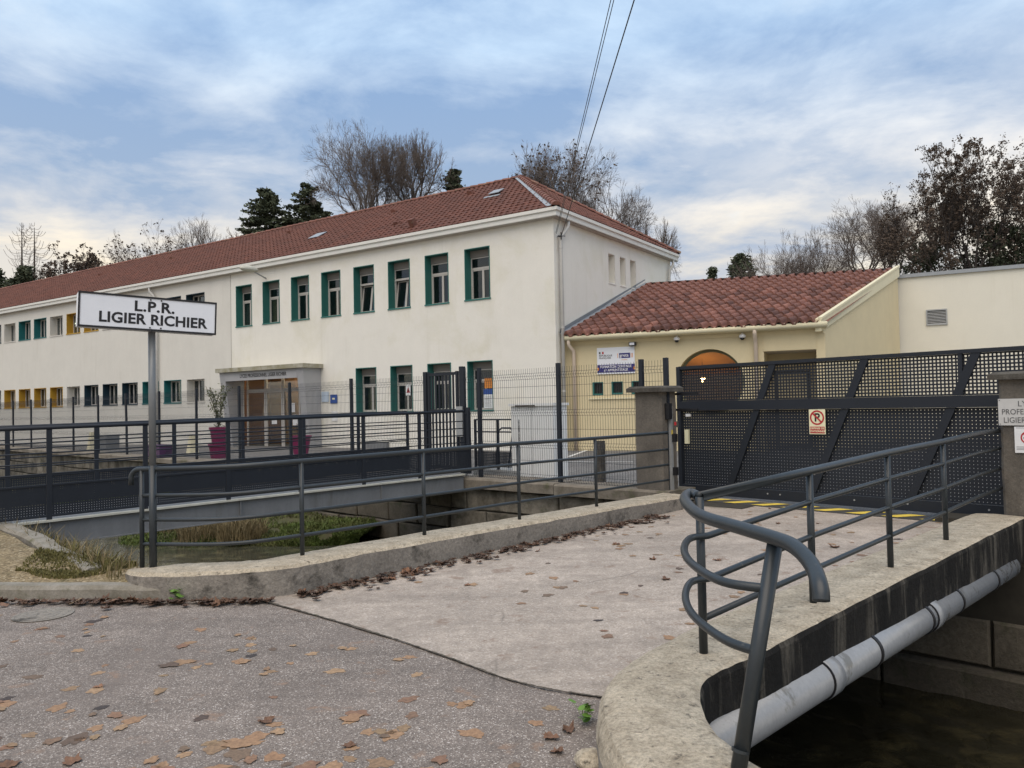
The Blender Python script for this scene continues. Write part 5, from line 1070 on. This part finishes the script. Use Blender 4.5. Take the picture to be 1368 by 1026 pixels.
# ================================================================== WHITE HALL AT THE RIGHT
wa = gy(1206,367,26.3); wd = Vector((.884,-.467,0)).normalized(); wAng = math.atan2(wd.y, wd.x); wr = thing('white_hall', 'flat roofed off white hall wall with louvred vent beyond the annex', 'building', (wa.x, wa.y, 0), wAng)
part('wall', MB().bx(-1.5, 24, .0, 9, .1, wa.z-.12), M['white_wall'], wr); part('roof_edge', MB().bx(-1.6, 24.1, -.08, 9, wa.z-.119, wa.z), M['zinc'], wr)
v0 = gy(1237,415,25.6); vx = (Vector((v0.x,v0.y,0))-Vector((wa.x,wa.y,0))).dot(wd)
vn = part('vent', frame_mb(vx, vx+.62, 4.02, 4.55, -.04, .04, .035), M['galv'], wr)
for i in range(9): z = 4.06+.05*i; part('slat', MB().add([(vx+.04,-.03,z),(vx+.58,-.03,z),(vx+.58,-.005,z+.03),(vx+.04,-.005,z+.03)],[(0,1,2,3)]), M['galv'], vn)
part('vent_back', MB().bx(vx+.04,vx+.58,-.004,-.002,4.06,4.51), M['slate'], vn)

# ================================================================== YARD THINGS
def pot(p, r0, r1, h, z0, root, nm='pot'): return part(nm, MB().lathe([(r0,0),(r1*.96,h-.07),(r1*1.06,h-.068),(r1*1.08,h),(r1*.98,h),(r1*.9,h-.05),(.02,h-.06)], (0,0,z0), 24), M['magenta'], root, smooth=False)
pp = gz(293,612,.24); a1 = thing('flower_pot', 'two stacked magenta pots holding a thin leafy shrub', 'flower pot', pp); pot(pp,.24,.30,.42,0,a1); pot(pp,.20,.27,.52,.40,a1,'upper_pot')
def shrub(name, label, p, z0, h, w, n, mt, cat='shrub', ls=.05):
    o = thing(name, label, cat, (p.x, p.y, z0)); st_ = MB(); lf = MB()
    for i in range(14):
        a = random.random()*6.28; q = [(0,0,0)]; 
        for k in range(1,5): q.append((math.cos(a)*w*(k/4)**1.4*random.uniform(.4,1), math.sin(a)*w*(k/4)**1.4*random.uniform(.4,1), h*k/4*random.uniform(.8,1)))
        st_.tube(q, .006, 4)
        for k in range(n//14):
            t = random.random()**.7*3.99; j = int(t); c = Vector(q[j]).lerp(Vector(q[j+1]), t-j) + Vector((random.gauss(0,.05),random.gauss(0,.05),random.gauss(0,.04))); u = Vector((random.gauss(0,1),random.gauss(0,1),random.gauss(0,1))).normalized()*ls; v = u.cross(Vector((random.gauss(0,1),random.gauss(0,1),1))).normalized()*ls*.4; lf.quad(c-u, c-v, c+u, c+v)
    part('stems', st_, M['stick'], o); part('foliage', lf, mt, o, kind='stuff'); return o
shrub('potted_shrub', 'thin wispy green shrub growing from the stacked magenta pots', pp, .24+.88, 1.35, .42, 420, M['shrub'])
pp2 = gz(402,597,.24); pp2 = gy(402,597,23.2); pp2.z = .24; a2 = thing('flower_pot', 'single magenta pot with dried flowers near the entrance', 'flower pot', pp2); pot(pp2,.20,.30,.62,0,a2); shrub('dried_flowers', 'dried dark flowers standing in the single magenta pot', pp2, .80, .38, .25, 120, M['dryleaf'], 'plant', .04)
q = gz(214,607,.24); q = gy(214,606,24.0); solo('planter_box', MB().bx(-.42,.42,-.2,.2,0,.40).xf(Matrix.Translation((q.x,q.y,.24)) @ Matrix.Rotation(FA,4,'Z')), M['purple'], 'low purple planter box behind the leaning fence', 'planter')
def bollard(px, Y, label, w=.34, h=.72):
    q = gy(px, 590, Y); solo('concrete_bollard', MB().add([(-w/2,-w/2,0),(w/2,-w/2,0),(w/2,w/2,0),(-w/2,w/2,0),(-w/4,-w/4,h),(w/4,-w/4,h),(w/4,w/4,h),(-w/4,w/4,h)],[(3,2,1,0),(4,5,6,7),(0,1,5,4),(1,2,6,5),(2,3,7,6),(3,0,4,7)]).xf(Matrix.Translation((q.x,q.y,.24)) @ Matrix.Rotation(FA,4,'Z')), M['cream'], label, 'bollard')
bollard(124, 29, 'pale tapered concrete bollard left of the purple planter'); bollard(257, 26.5, 'pale tapered concrete bollard between purple planter and magenta pots', .3, .62)
q = gy(145, 590, 31); solo('concrete_block', MB().bx(-.45,.45,-.25,.25,0,.55).xf(Matrix.Translation((q.x,q.y,.24)) @ Matrix.Rotation(FA,4,'Z')).jitter(.02,2), M['beam'], 'low grey concrete block beside the pale bollard', 'concrete block')
for i, (a, b) in enumerate((((752,617),(846,617)), ((760,610),(796,597)), ((842,600),(846,600.5)))):
    p, q = gz(*a,.248), gz(*b,.248); t = (q-p).normalized(); nrm = Vector((-t.y,t.x,0))*.05; struct('parking_line', MB().quad(p-nrm,q-nrm,q+nrm,p+nrm), M['whiteline'])
q = gy(515, 596, 21.5); solo('wall_vent_block', MB().bx(-8.05,-6.85,-.12,-.004,.24,.46).xf(Matrix.Translation(C0) @ Matrix.Rotation(BA,4,'Z')), M['beam'], 'low grey block at the foot of the white facade', 'block')
# overhead cables to the corner of the school
def cable(name, p, q, r, sag, label):
    pts = []
    for i in range(25): t = i/24; v = Vector(p).lerp(Vector(q), t); v.z -= sag*4*t*(1-t); pts.append(v)
    solo(name, MB().tube(pts, r, 6), M['black'], label, 'cable', 'overhead cables to the school corner')
at = ROOTM[mbld.name] @ Vector((XE+.16, .2, 6.70)); 
c1 = gy(819,0,12); c2 = gy(846,0,12); c3 = gy(816,0,12)
def ext(a, b, Y): t = (Y-a.y)/(b.y-a.y); return a + (b-a)*t
cable('overhead_cable', at, ext(at, c2, -9), .011, .05, 'single thick overhead cable running to the school corner'); at2 = at + Vector((-.15,.05,.05))
cable('overhead_cable', at2, ext(at2, c1, -9), .007, .05, 'thin paired overhead cable running to the school corner'); cable('overhead_cable', at2 + Vector((-.02,0,.03)), ext(at2, c3, -9), .007, .08, 'thin paired overhead cable running to the school corner')

# ================================================================== TREES
def seg_mesh(name, segs, mt, n=3):
    a = np.array([(*s[0], *s[1], s[2], s[3]) for s in segs], dtype=np.float64)
    p0, p1, r0, r1 = a[:,:3], a[:,3:6], a[:,6:7], a[:,7:8]
    d = p1-p0; d /= np.maximum(np.linalg.norm(d, axis=1, keepdims=True), 1e-9)
    ref = np.where(np.abs(d[:,2:3]) < .9, np.array([[0,0,1.]]), np.array([[1.,0,0]])); u = np.cross(d, ref); u /= np.linalg.norm(u, axis=1, keepdims=True); w = np.cross(d, u)
    m_ = len(a); V = np.empty((m_, 2*n, 3))
    for k in range(n):
        c, s = math.cos(2*math.pi*k/n), math.sin(2*math.pi*k/n); V[:,k] = p0+(u*c+w*s)*r0; V[:,n+k] = p1+(u*c+w*s)*r1
    base = (np.arange(m_)*2*n)[:,None]; F = np.concatenate([np.concatenate([base+k, base+(k+1)%n, base+n+(k+1)%n, base+n+k], axis=1)[:,None,:] for k in range(n)], axis=1).reshape(-1)
    me = bpy.data.meshes.new(name); me.vertices.add(m_*2*n); me.vertices.foreach_set('co', V.reshape(-1)); nf = m_*n
    me.loops.add(nf*4); me.loops.foreach_set('vertex_index', F.astype(np.int32)); me.polygons.add(nf); me.polygons.foreach_set('loop_start', np.arange(nf, dtype=np.int32)*4); me.polygons.foreach_set('loop_total', np.full(nf, 4, dtype=np.int32))
    me.update(calc_edges=True); me.materials.append(mt); return me
def quads_mesh(name, C_, size, mt, aspect=.55, up=None):
    n = len(C_); C_ = np.array(C_); u = rng.normal(size=(n,3)); 
    if up is not None: u[:,2] = u[:,2]*.4 + up
    u /= np.linalg.norm(u, axis=1, keepdims=True); w = np.cross(u, rng.normal(size=(n,3))); w /= np.linalg.norm(w, axis=1, keepdims=True); s_ = size*rng.uniform(.6, 1.4, (n,1))
    V = np.stack([C_-u*s_, C_-w*s_*aspect, C_+u*s_, C_+w*s_*aspect], axis=1).reshape(-1)
    me = bpy.data.meshes.new(name); me.vertices.add(n*4); me.vertices.foreach_set('co', V); me.loops.add(n*4); me.loops.foreach_set('vertex_index', np.arange(n*4, dtype=np.int32)); me.polygons.add(n)
    me.polygons.foreach_set('loop_start', np.arange(n, dtype=np.int32)*4); me.polygons.foreach_set('loop_total', np.full(n, 4, dtype=np.int32)); me.update(calc_edges=True); me.materials.append(mt); return me
def bare_tree(label, px, ytop, Y, wpx, seed, stems=1, upright=.35, leaves=0, twig='twig', levels=6, name='bare_tree', group='bare trees behind the buildings', trunk_frac=.30, leafsize=.09, tw=1.0, cr=1.35):
    rd = random.Random(seed); top = gy(px, ytop, Y); H = top.z - .24; base = Vector((top.x, Y, .24)); Wd = wpx*Y/FPX/2
    trunk = []; crown = []; ends = []
    def grow(p, d, L, r, lev):
        n = 3 if lev < 3 else 2; q = p; dd = d.copy(); bag = trunk if lev <= 1 else crown; pts = [p]
        for i in range(n):
            dd = (dd + Vector((rd.gauss(0,.13), rd.gauss(0,.13), rd.gauss(0,.08) + upright*.22)) ).normalized(); q2 = q + dd*(L/n); ra, rb = r*(1-.35*i/n), r*(1-.35*(i+1)/n); bag.append((tuple(q), tuple(q2), ra, rb)); q = q2; pts.append(q)
        if lev >= levels: ends.append(q); return
        k = rd.choice([2,2,3]) if lev < levels-1 else rd.choice([2,3,3])
        for j in range(k):
            ang = rd.uniform(.30, .80) if j else rd.uniform(.05, .35); az = rd.random()*6.28; ref = Vector((0,0,1)) if abs(dd.z) < .95 else Vector((1,0,0)); s1 = dd.cross(ref).normalized(); s2 = dd.cross(s1); nd = (dd*math.cos(ang) + (s1*math.cos(az)+s2*math.sin(az))*math.sin(ang)).normalized()
            grow(q, nd, L*rd.uniform(.66,.86), max(r*rd.uniform(.52,.70), .0065*tw), lev+1)
        for j in range(1 + (lev >= 2) + (lev >= 3)):
            t = rd.uniform(.25, .95)*(len(pts)-1); i0 = min(int(t), len(pts)-2); pp_ = pts[i0].lerp(pts[i0+1], t-i0); ang = rd.uniform(.5,.95); az = rd.random()*6.28; s1 = dd.cross(Vector((.3,.2,1))).normalized(); s2 = dd.cross(s1); nd = (dd*math.cos(ang)+(s1*math.cos(az)+s2*math.sin(az))*math.sin(ang)).normalized()
            if lev+2 <= levels: grow(pp_, nd, L*rd.uniform(.5,.72), max(r*.42, .0065*tw), lev+2)
    Hc = min(H*.92, max(2.4, 2*Wd*cr)); z0 = H-Hc; L0_ = Hc*.30
    for s_ in range(stems):
        a = (s_+rd.random()*.7)/stems*6.28; sp_ = .10 if stems == 1 else .62; qq = rd.uniform(.3,1); d = Vector((math.cos(a)*sp_*qq, math.sin(a)*sp_*qq, 1)).normalized(); grow(Vector((0,0,0)), d, L0_, H*.0105/(stems**.35), 0)
    allp = np.array([s[1] for s in trunk+crown]); hz_ = np.quantile(allp[:,2], .999); lat = np.quantile(np.abs(allp[:,0]), .985); fz = Hc/hz_; fx = Wd/max(lat,.1)
    def scl(sg): return [((a[0]*fx,a[1]*fx,z0+a[2]*fz),(b[0]*fx,b[1]*fx,z0+b[2]*fz),r0,r1) for a,b,r0,r1 in sg]
    root = thing(name, label, 'tree', base, 0, group); tk = link('trunk', seg_mesh('trunk', [((0,0,0),(.03*H,0,z0*.5),H*.016,H*.014),((.03*H,0,z0*.5),(0,0,z0+.1),H*.014,H*.012)]+scl(trunk), M['bark'] if twig != 'twig_dark' else M['twig_dark'], 6), root); cr = link('crown', seg_mesh('crown', scl(crown), M[twig], 3), root)
    if leaves:
        e = [ends[rd.randrange(len(ends))] for _ in range(leaves)]; Cn = [(p.x*fx+rd.gauss(0,.07), p.y*fx+rd.gauss(0,.07), z0+p.z*fz+rd.gauss(0,.07)) for p in e]; lf = link('dry_leaves', quads_mesh('dry_leaves', Cn, leafsize, M['dryleaf']), root); lf['kind'] = 'stuff'
    return root
def conifer(label, px, ytop, Y, wpx, seed, dens=1.0, ragged=.35, mt='needle'):
    rd = random.Random(seed); top = gy(px, ytop, Y); H = top.z-.24; Wd = wpx*Y/FPX/2; root = thing('conifer', label, 'tree', (top.x, Y, .24), 0, 'dark conifers behind the buildings'); tr = []; br = []; C_ = []
    tr.append(((0,0,0),(0,0,H*.5),.22,.13)); tr.append(((0,0,H*.5),(0,0,H*.985),.13,.02)); z = H*.18
    while z < H*.98:
        f = (H-z)/H; L = Wd*(min(1, f*4.2)**.75)*rd.uniform(1-ragged, 1.1)+.12; k = rd.randint(4,6)
        for j in range(k):
            a = rd.random()*6.28; l = L*rd.uniform(.65,1.1); dz = -.22*l*rd.uniform(-.6,1.4); tip = (math.cos(a)*l, math.sin(a)*l, z+dz); br.append(((0,0,z),tip,.03,.008))
            for q in range(int((14+30*l)*dens)):
                t = rd.random()**.7; C_.append((tip[0]*t+rd.gauss(0,.13), tip[1]*t+rd.gauss(0,.13), z+dz*t-abs(rd.gauss(0,.13))+.05))
        z += H*.013*rd.uniform(.6,1.4)
    link('trunk', seg_mesh('trunk', tr+br, M['bark'], 4), root); c = link('crown', quads_mesh('crown', C_, .15, M[mt], .5, -.3), root); c['kind'] = 'stuff'; return root
def leafy(label, px, ytop, Y, wpx, seed, n=9000, name='evergreen_tree'):
    rd = random.Random(seed); top = gy(px, ytop, Y); H = top.z-.24; Wd = wpx*Y/FPX/2; root = thing(name, label, 'tree', (top.x, Y, .24), 0, 'ivy dark evergreens behind the white hall'); tr = [((0,0,0),(0,0,H*.9),.2,.03)]; cl_ = []
    for i in range(70):
        zf = rd.uniform(.1,1.0); rr_ = Wd*(1-abs(zf-.45)**1.6*1.5)*math.sqrt(rd.random()); a = rd.random()*6.28; cl_.append((math.cos(a)*max(rr_,0), math.sin(a)*max(rr_,0), H*zf*.95, rd.uniform(.25,.65))); tr.append(((0,0,H*zf*.7),cl_[-1][:3],.035,.01))
    C_ = []
    for i in range(n): c = cl_[rd.randrange(70)]; C_.append((c[0]+rd.gauss(0,c[3]*.75), c[1]+rd.gauss(0,c[3]*.75), c[2]+rd.gauss(0,c[3]*.6)))
    link('trunk', seg_mesh('trunk', tr, M['bark'], 4), root); c = link('crown', quads_mesh('crown', C_, .085, M['evergreen'], .6), root); c['kind'] = 'stuff'; return root
def whorl_tree(label, px, ytop, Y, wpx, seed):
    rd = random.Random(seed); top = gy(px, ytop, Y); H = top.z-.24; Wd = wpx*Y/FPX/2; root = thing('dead_conifer', label, 'tree', (top.x, Y, .24), 0); tr = []; br = []
    for ox in (-.45, .65):
        tr += [((ox,0,0),(ox,0,H*.7),.20,.10), ((ox,0,H*.7),(ox,0,H*(.985 if ox<0 else .96)),.10,.02)]; z = H*.45
        while z < H*.97:
            L = Wd*min(1,(H-z)/H*3.2)**.6
            for j in range(3):
                a = rd.random()*6.28; l = L*rd.uniform(.7,1.05); p = Vector((ox,0,z))
                for k in range(1,6): t = k/5; q_ = Vector((ox+math.cos(a)*l*t**.8, math.sin(a)*l*t**.8, z - .18*l*math.sin(t*2.2) + .55*l*t**3)); br.append((tuple(p),tuple(q_),.018,.014)); p = q_
            z += H*.014
    link('trunk', seg_mesh('trunk', tr, M['bark'], 6), root); link('crown', seg_mesh('crown', br, M['twig'], 3), root)
bare_tree('tall many stemmed bare tree left part of the pair above the roof ridge', 488, 168, 55, 150, 3, stems=6, upright=0.16, levels=7, cr=1.2, tw=.9)
bare_tree('tall bare tree with upswept limbs right part of the pair above the roof ridge', 548, 176, 57, 110, 11, stems=4, upright=0.16, levels=7, cr=1.25)
bare_tree('bare tree with few hanging leaves behind the hip end of the school roof', 742, 192, 50, 128, 5, stems=5, upright=0.2, levels=7, leaves=1100, leafsize=.10)
bare_tree('smaller bare tree beside the overhead cables behind the hip end', 812, 238, 54, 112, 8, stems=4, upright=0.15, levels=7)
bare_tree('low bare tree beyond the far end of the hip roof', 868, 290, 58, 80, 21, stems=4, upright=0.15)
bare_tree('bare spreading tree with some brown leaves over the long roof', 200, 294, 64, 125, 14, stems=4, upright=0.083, leaves=1800, leafsize=.10)
bare_tree('bare twiggy tree over the long roof right of the spreading one', 262, 289, 62, 84, 15, stems=4, upright=0.165)
bare_tree('small tree with brown leaves beside the bare whorled conifer', 92, 326, 62, 84, 17, stems=2, upright=0.066, leaves=4500, leafsize=.10)
bare_tree('wispy bare tree between long roof and dark conifers', 322, 300, 60, 50, 18, stems=1, upright=0.099)
whorl_tree('bare whorled conifer with twin trunks and thin upcurved branches', 36, 293, 68, 66, 4)
bare_tree('low wide bare tree above the annex roof, leftmost of the row', 1050, 310, 55, 130, 31, stems=4, upright=0.1, levels=7)
bare_tree('low wide bare tree above the annex roof with a dark nest', 1098, 304, 57, 120, 32, stems=4, upright=0.1, levels=7)
bare_tree('taller bare tree above the annex roof beside dark leafy trees', 1150, 264, 50, 110, 33, stems=2, upright=0.115, levels=7)
bare_tree('bare thin tree against the dark leafy trees', 1190, 266, 54, 100, 34, stems=3, upright=0.12, levels=7)
bare_tree('big dark tree with clinging dead leaves behind the white hall', 1285, 186, 40, 190, 41, stems=3, upright=0.115, leaves=24000, twig='twig_dark', name='dead_leaf_tree', group='trees with clinging dead leaves', leafsize=.058)
bare_tree('second dark tree with clinging dead leaves at the end of the white hall', 1368, 188, 43, 190, 42, stems=3, upright=0.132, leaves=20000, twig='twig_dark', name='dead_leaf_tree', group='trees with clinging dead leaves', leafsize=.058)
bare_tree('third dark tree with clinging dead leaves between annex gable and white hall', 1232, 232, 46, 110, 43, stems=3, upright=.1, leaves=11000, twig='twig_dark', name='dead_leaf_tree', group='trees with clinging dead leaves', leafsize=.058)
conifer('ragged dark conifer above the long roof, slimmer of the pair', 356, 244, 56, 92, 51, 1.3); conifer('broad dark conifer above the long roof beside the bare pair', 412, 239, 57, 92, 52, 1.4)
conifer('dark conifer tip right of the tall bare pair', 606, 222, 58, 64, 53, 1.0, .5); conifer('tiny conifer tip just above the roof apex', 679, 229, 64, 20, 54); conifer('dark low conifer under the whorled tree', 34, 350, 60, 70, 55, 1.2, .6); conifer('dark low conifer at the end of the long roof', -8, 352, 60, 60, 58, 1.2, .6)
conifer('small slim conifer left above the annex ridge', 951, 352, 70, 16, 56); conifer('dark bushy conifer above the annex ridge', 988, 335, 60, 62, 57, 1.3)
leafy('dark evergreen behind the annex gable end', 1238, 312, 42, 70, 61); leafy('dark evergreen behind the white hall roof edge', 1340, 290, 40, 90, 62, 11000); leafy('dark evergreen bush between the dead leaf trees', 1290, 335, 44, 60, 63, 5000)

# ================================================================== FALLEN LEAVES
def leaf_mesh(seed, curl, mt):
    rd = random.Random(seed); bm_ = MB(); n = 22; pts = []
    for k in range(n):
        a = 2*math.pi*k/n; r = .60 + .10*math.cos(5*a + seed) + .07*math.cos(3*a+seed*2.1) + rd.uniform(-.07,.07)
        if k == 0: r = .86
        pts.append((r*math.cos(a), r*.92*math.sin(a)))
    inner = [(x*.5, y*.5) for x, y in pts]
    def zf(x, y): return curl*(.55*(x*x) + .5*(y*y)*(1 if rd.random() > .2 else .2) + .12*rd.gauss(0,1)*math.hypot(x,y))
    bm_.v = [(0,0,0)] + [(x,y,max(0,zf(x,y))) for x,y in inner] + [(x,y,max(0,zf(x,y))) for x,y in pts]
    bm_.f = [(0,1+k,1+(k+1)%n) for k in range(n)] + [(1+k,1+n+k,1+n+(k+1)%n,1+(k+1)%n) for k in range(n)]; bm_.mi = [0]*len(bm_.f)
    return bm_.mesh('fallen_leaf', mt)
flat = [leaf_mesh(100+i, .0, M['leaf']) for i in range(6)]; curled = [leaf_mesh(200+i, .75, M['leaf_curl']) for i in range(5)]
def put_leaf(p, size, me, label, group, tilt=0.0):
    o = link('fallen_leaf', me); o.location = p; o.scale = (size, size*random.uniform(.75,1), size); o.rotation_euler = (random.uniform(-tilt,tilt), random.uniform(-tilt,tilt), random.random()*6.28); tag(o, label, 'leaf', group); return o
rlf = random.Random(5)
def in_deck(x, y):
    v = Vector((x,y,0)); a = (v - Vector((-1.0,5.6,0))).dot(BD); return a
A_L, A_G = 'flat brown fallen leaf stuck to the grey asphalt', 'leaves on the asphalt'
C_L, C_G = 'flat brown fallen leaf lying on the pale bridge concrete', 'leaves on the bridge deck'
D_L, D_G = 'curled brown leaf in the drift along the parapet foot', 'leaves drifted along the parapet'
K_L, K_G = 'dark leaf lying against the landing kerb', 'leaves along the kerb'
seamdir = (Vector((0.38,4.32,0))-Vector((-1.73,6.25,0))).normalized(); seamn = Vector((-seamdir.y, seamdir.x, 0)); 
if seamn.dot(BD) < 0: seamn = -seamn
cntA = 0; tries = 0
while cntA < 135 and tries < 4000:
    tries += 1; px = rlf.uniform(-20, 800); py = rlf.uniform(812, 1035)**1.0
    p = gz(px, py, 0.003)
    if (p - Vector((-1.73,6.25,0))).dot(seamn) > -.06 or p.x > .30: continue
    if p.y > 6.55: continue
    sz = rlf.choice([rlf.uniform(.04,.07), rlf.uniform(.06,.115)]); put_leaf(p + Vector((0,0,-.001)), sz, flat[rlf.randrange(6)] if rlf.random()<.88 else curled[rlf.randrange(5)], A_L, A_G); cntA += 1
    if rlf.random() < .35: q = p + Vector((rlf.uniform(-.14,.14), rlf.uniform(-.12,.12), .003)); put_leaf(q, sz*rlf.uniform(.6,1.1), flat[rlf.randrange(6)], A_L, A_G); cntA += 1
cntC = 0
while cntC < 112:
    t = rlf.uniform(0.05, 6.2); w = rlf.uniform(-3.6, .2); p = Vector((1.0,4.9,0)) + BD*t + BN*w
    if (p - Vector((-1.73,6.25,0))).dot(seamn) < .05: continue
    if (p - L0).dot(BN) < .12 or (p-Vector((1.69,5.5,0))).dot(BN) > -.12 or (p-Vector((.6,4.5,0))).length < .35: continue
    p.z = deck_z(p)+.003; put_leaf(p, rlf.uniform(.04,.09), flat[rlf.randrange(6)] if rlf.random()<.88 else curled[rlf.randrange(5)], C_L, C_G); cntC += 1
rest = MB()
for i in range(560):
    t = rlf.random()**1.1*5.9 - .75; w = abs(rlf.gauss(0,.13))+.03; p = L0 + BD*t + BN*w
    if i >= 420: t = -1; w = abs(rlf.gauss(0,.07)); xk = rlf.uniform(-5.0,-2.6); p = None
    if p is None: p = Vector((xk, 6.62 + (-(xk+2.9))*.085 - w, 0))
    elif t < -.25: p = Vector((-2.05 + (t+.25)*1.2, 6.60 - w*.5, 0))
    p.z = (deck_z(p) if (p - Vector((-1.73,6.25,0))).dot(seamn) > 0 else .004) + .004 + rlf.random()*.018
    if i < 30: put_leaf(p, rlf.uniform(.05,.095), curled[rlf.randrange(5)], D_L, D_G, .5)
    else:
        s_ = rlf.uniform(.025,.075); a = rlf.random()*6.28; ca, sa_ = math.cos(a), math.sin(a); tx, ty = rlf.gauss(0,.3), rlf.gauss(0,.3); vs = []
        for v in (curled[rlf.randrange(5)].vertices): x, y, z = v.co; vs.append((p.x+s_*(x*ca-y*sa_), p.y+s_*(x*sa_+y*ca), p.z+s_*(z+.4*abs(x*tx+y*ty))))
        rest.add(vs, [tuple(f.vertices) for f in curled[0].polygons])
struct('leaf_litter', rest, M['leaf_drift'], kind='stuff')
for i in range(20):
    x = rlf.uniform(-4.8,-2.85); p = Vector((x, 6.62 + (-(x+2.9))*.085 - abs(rlf.gauss(0,.06)), .012+rlf.random()*.02)); put_leaf(p, rlf.uniform(.06,.105), (curled+flat)[rlf.randrange(8)], K_L, K_G, .35)
for px, py in ((735,985),(745,1004),(760,975)):
    p = gz(px,py,.006); put_leaf(p, rlf.uniform(.05,.07), curled[rlf.randrange(5)], 'dark curled leaf by the loose stone at the rounded parapet end', 'leaves by the loose stone', .2)
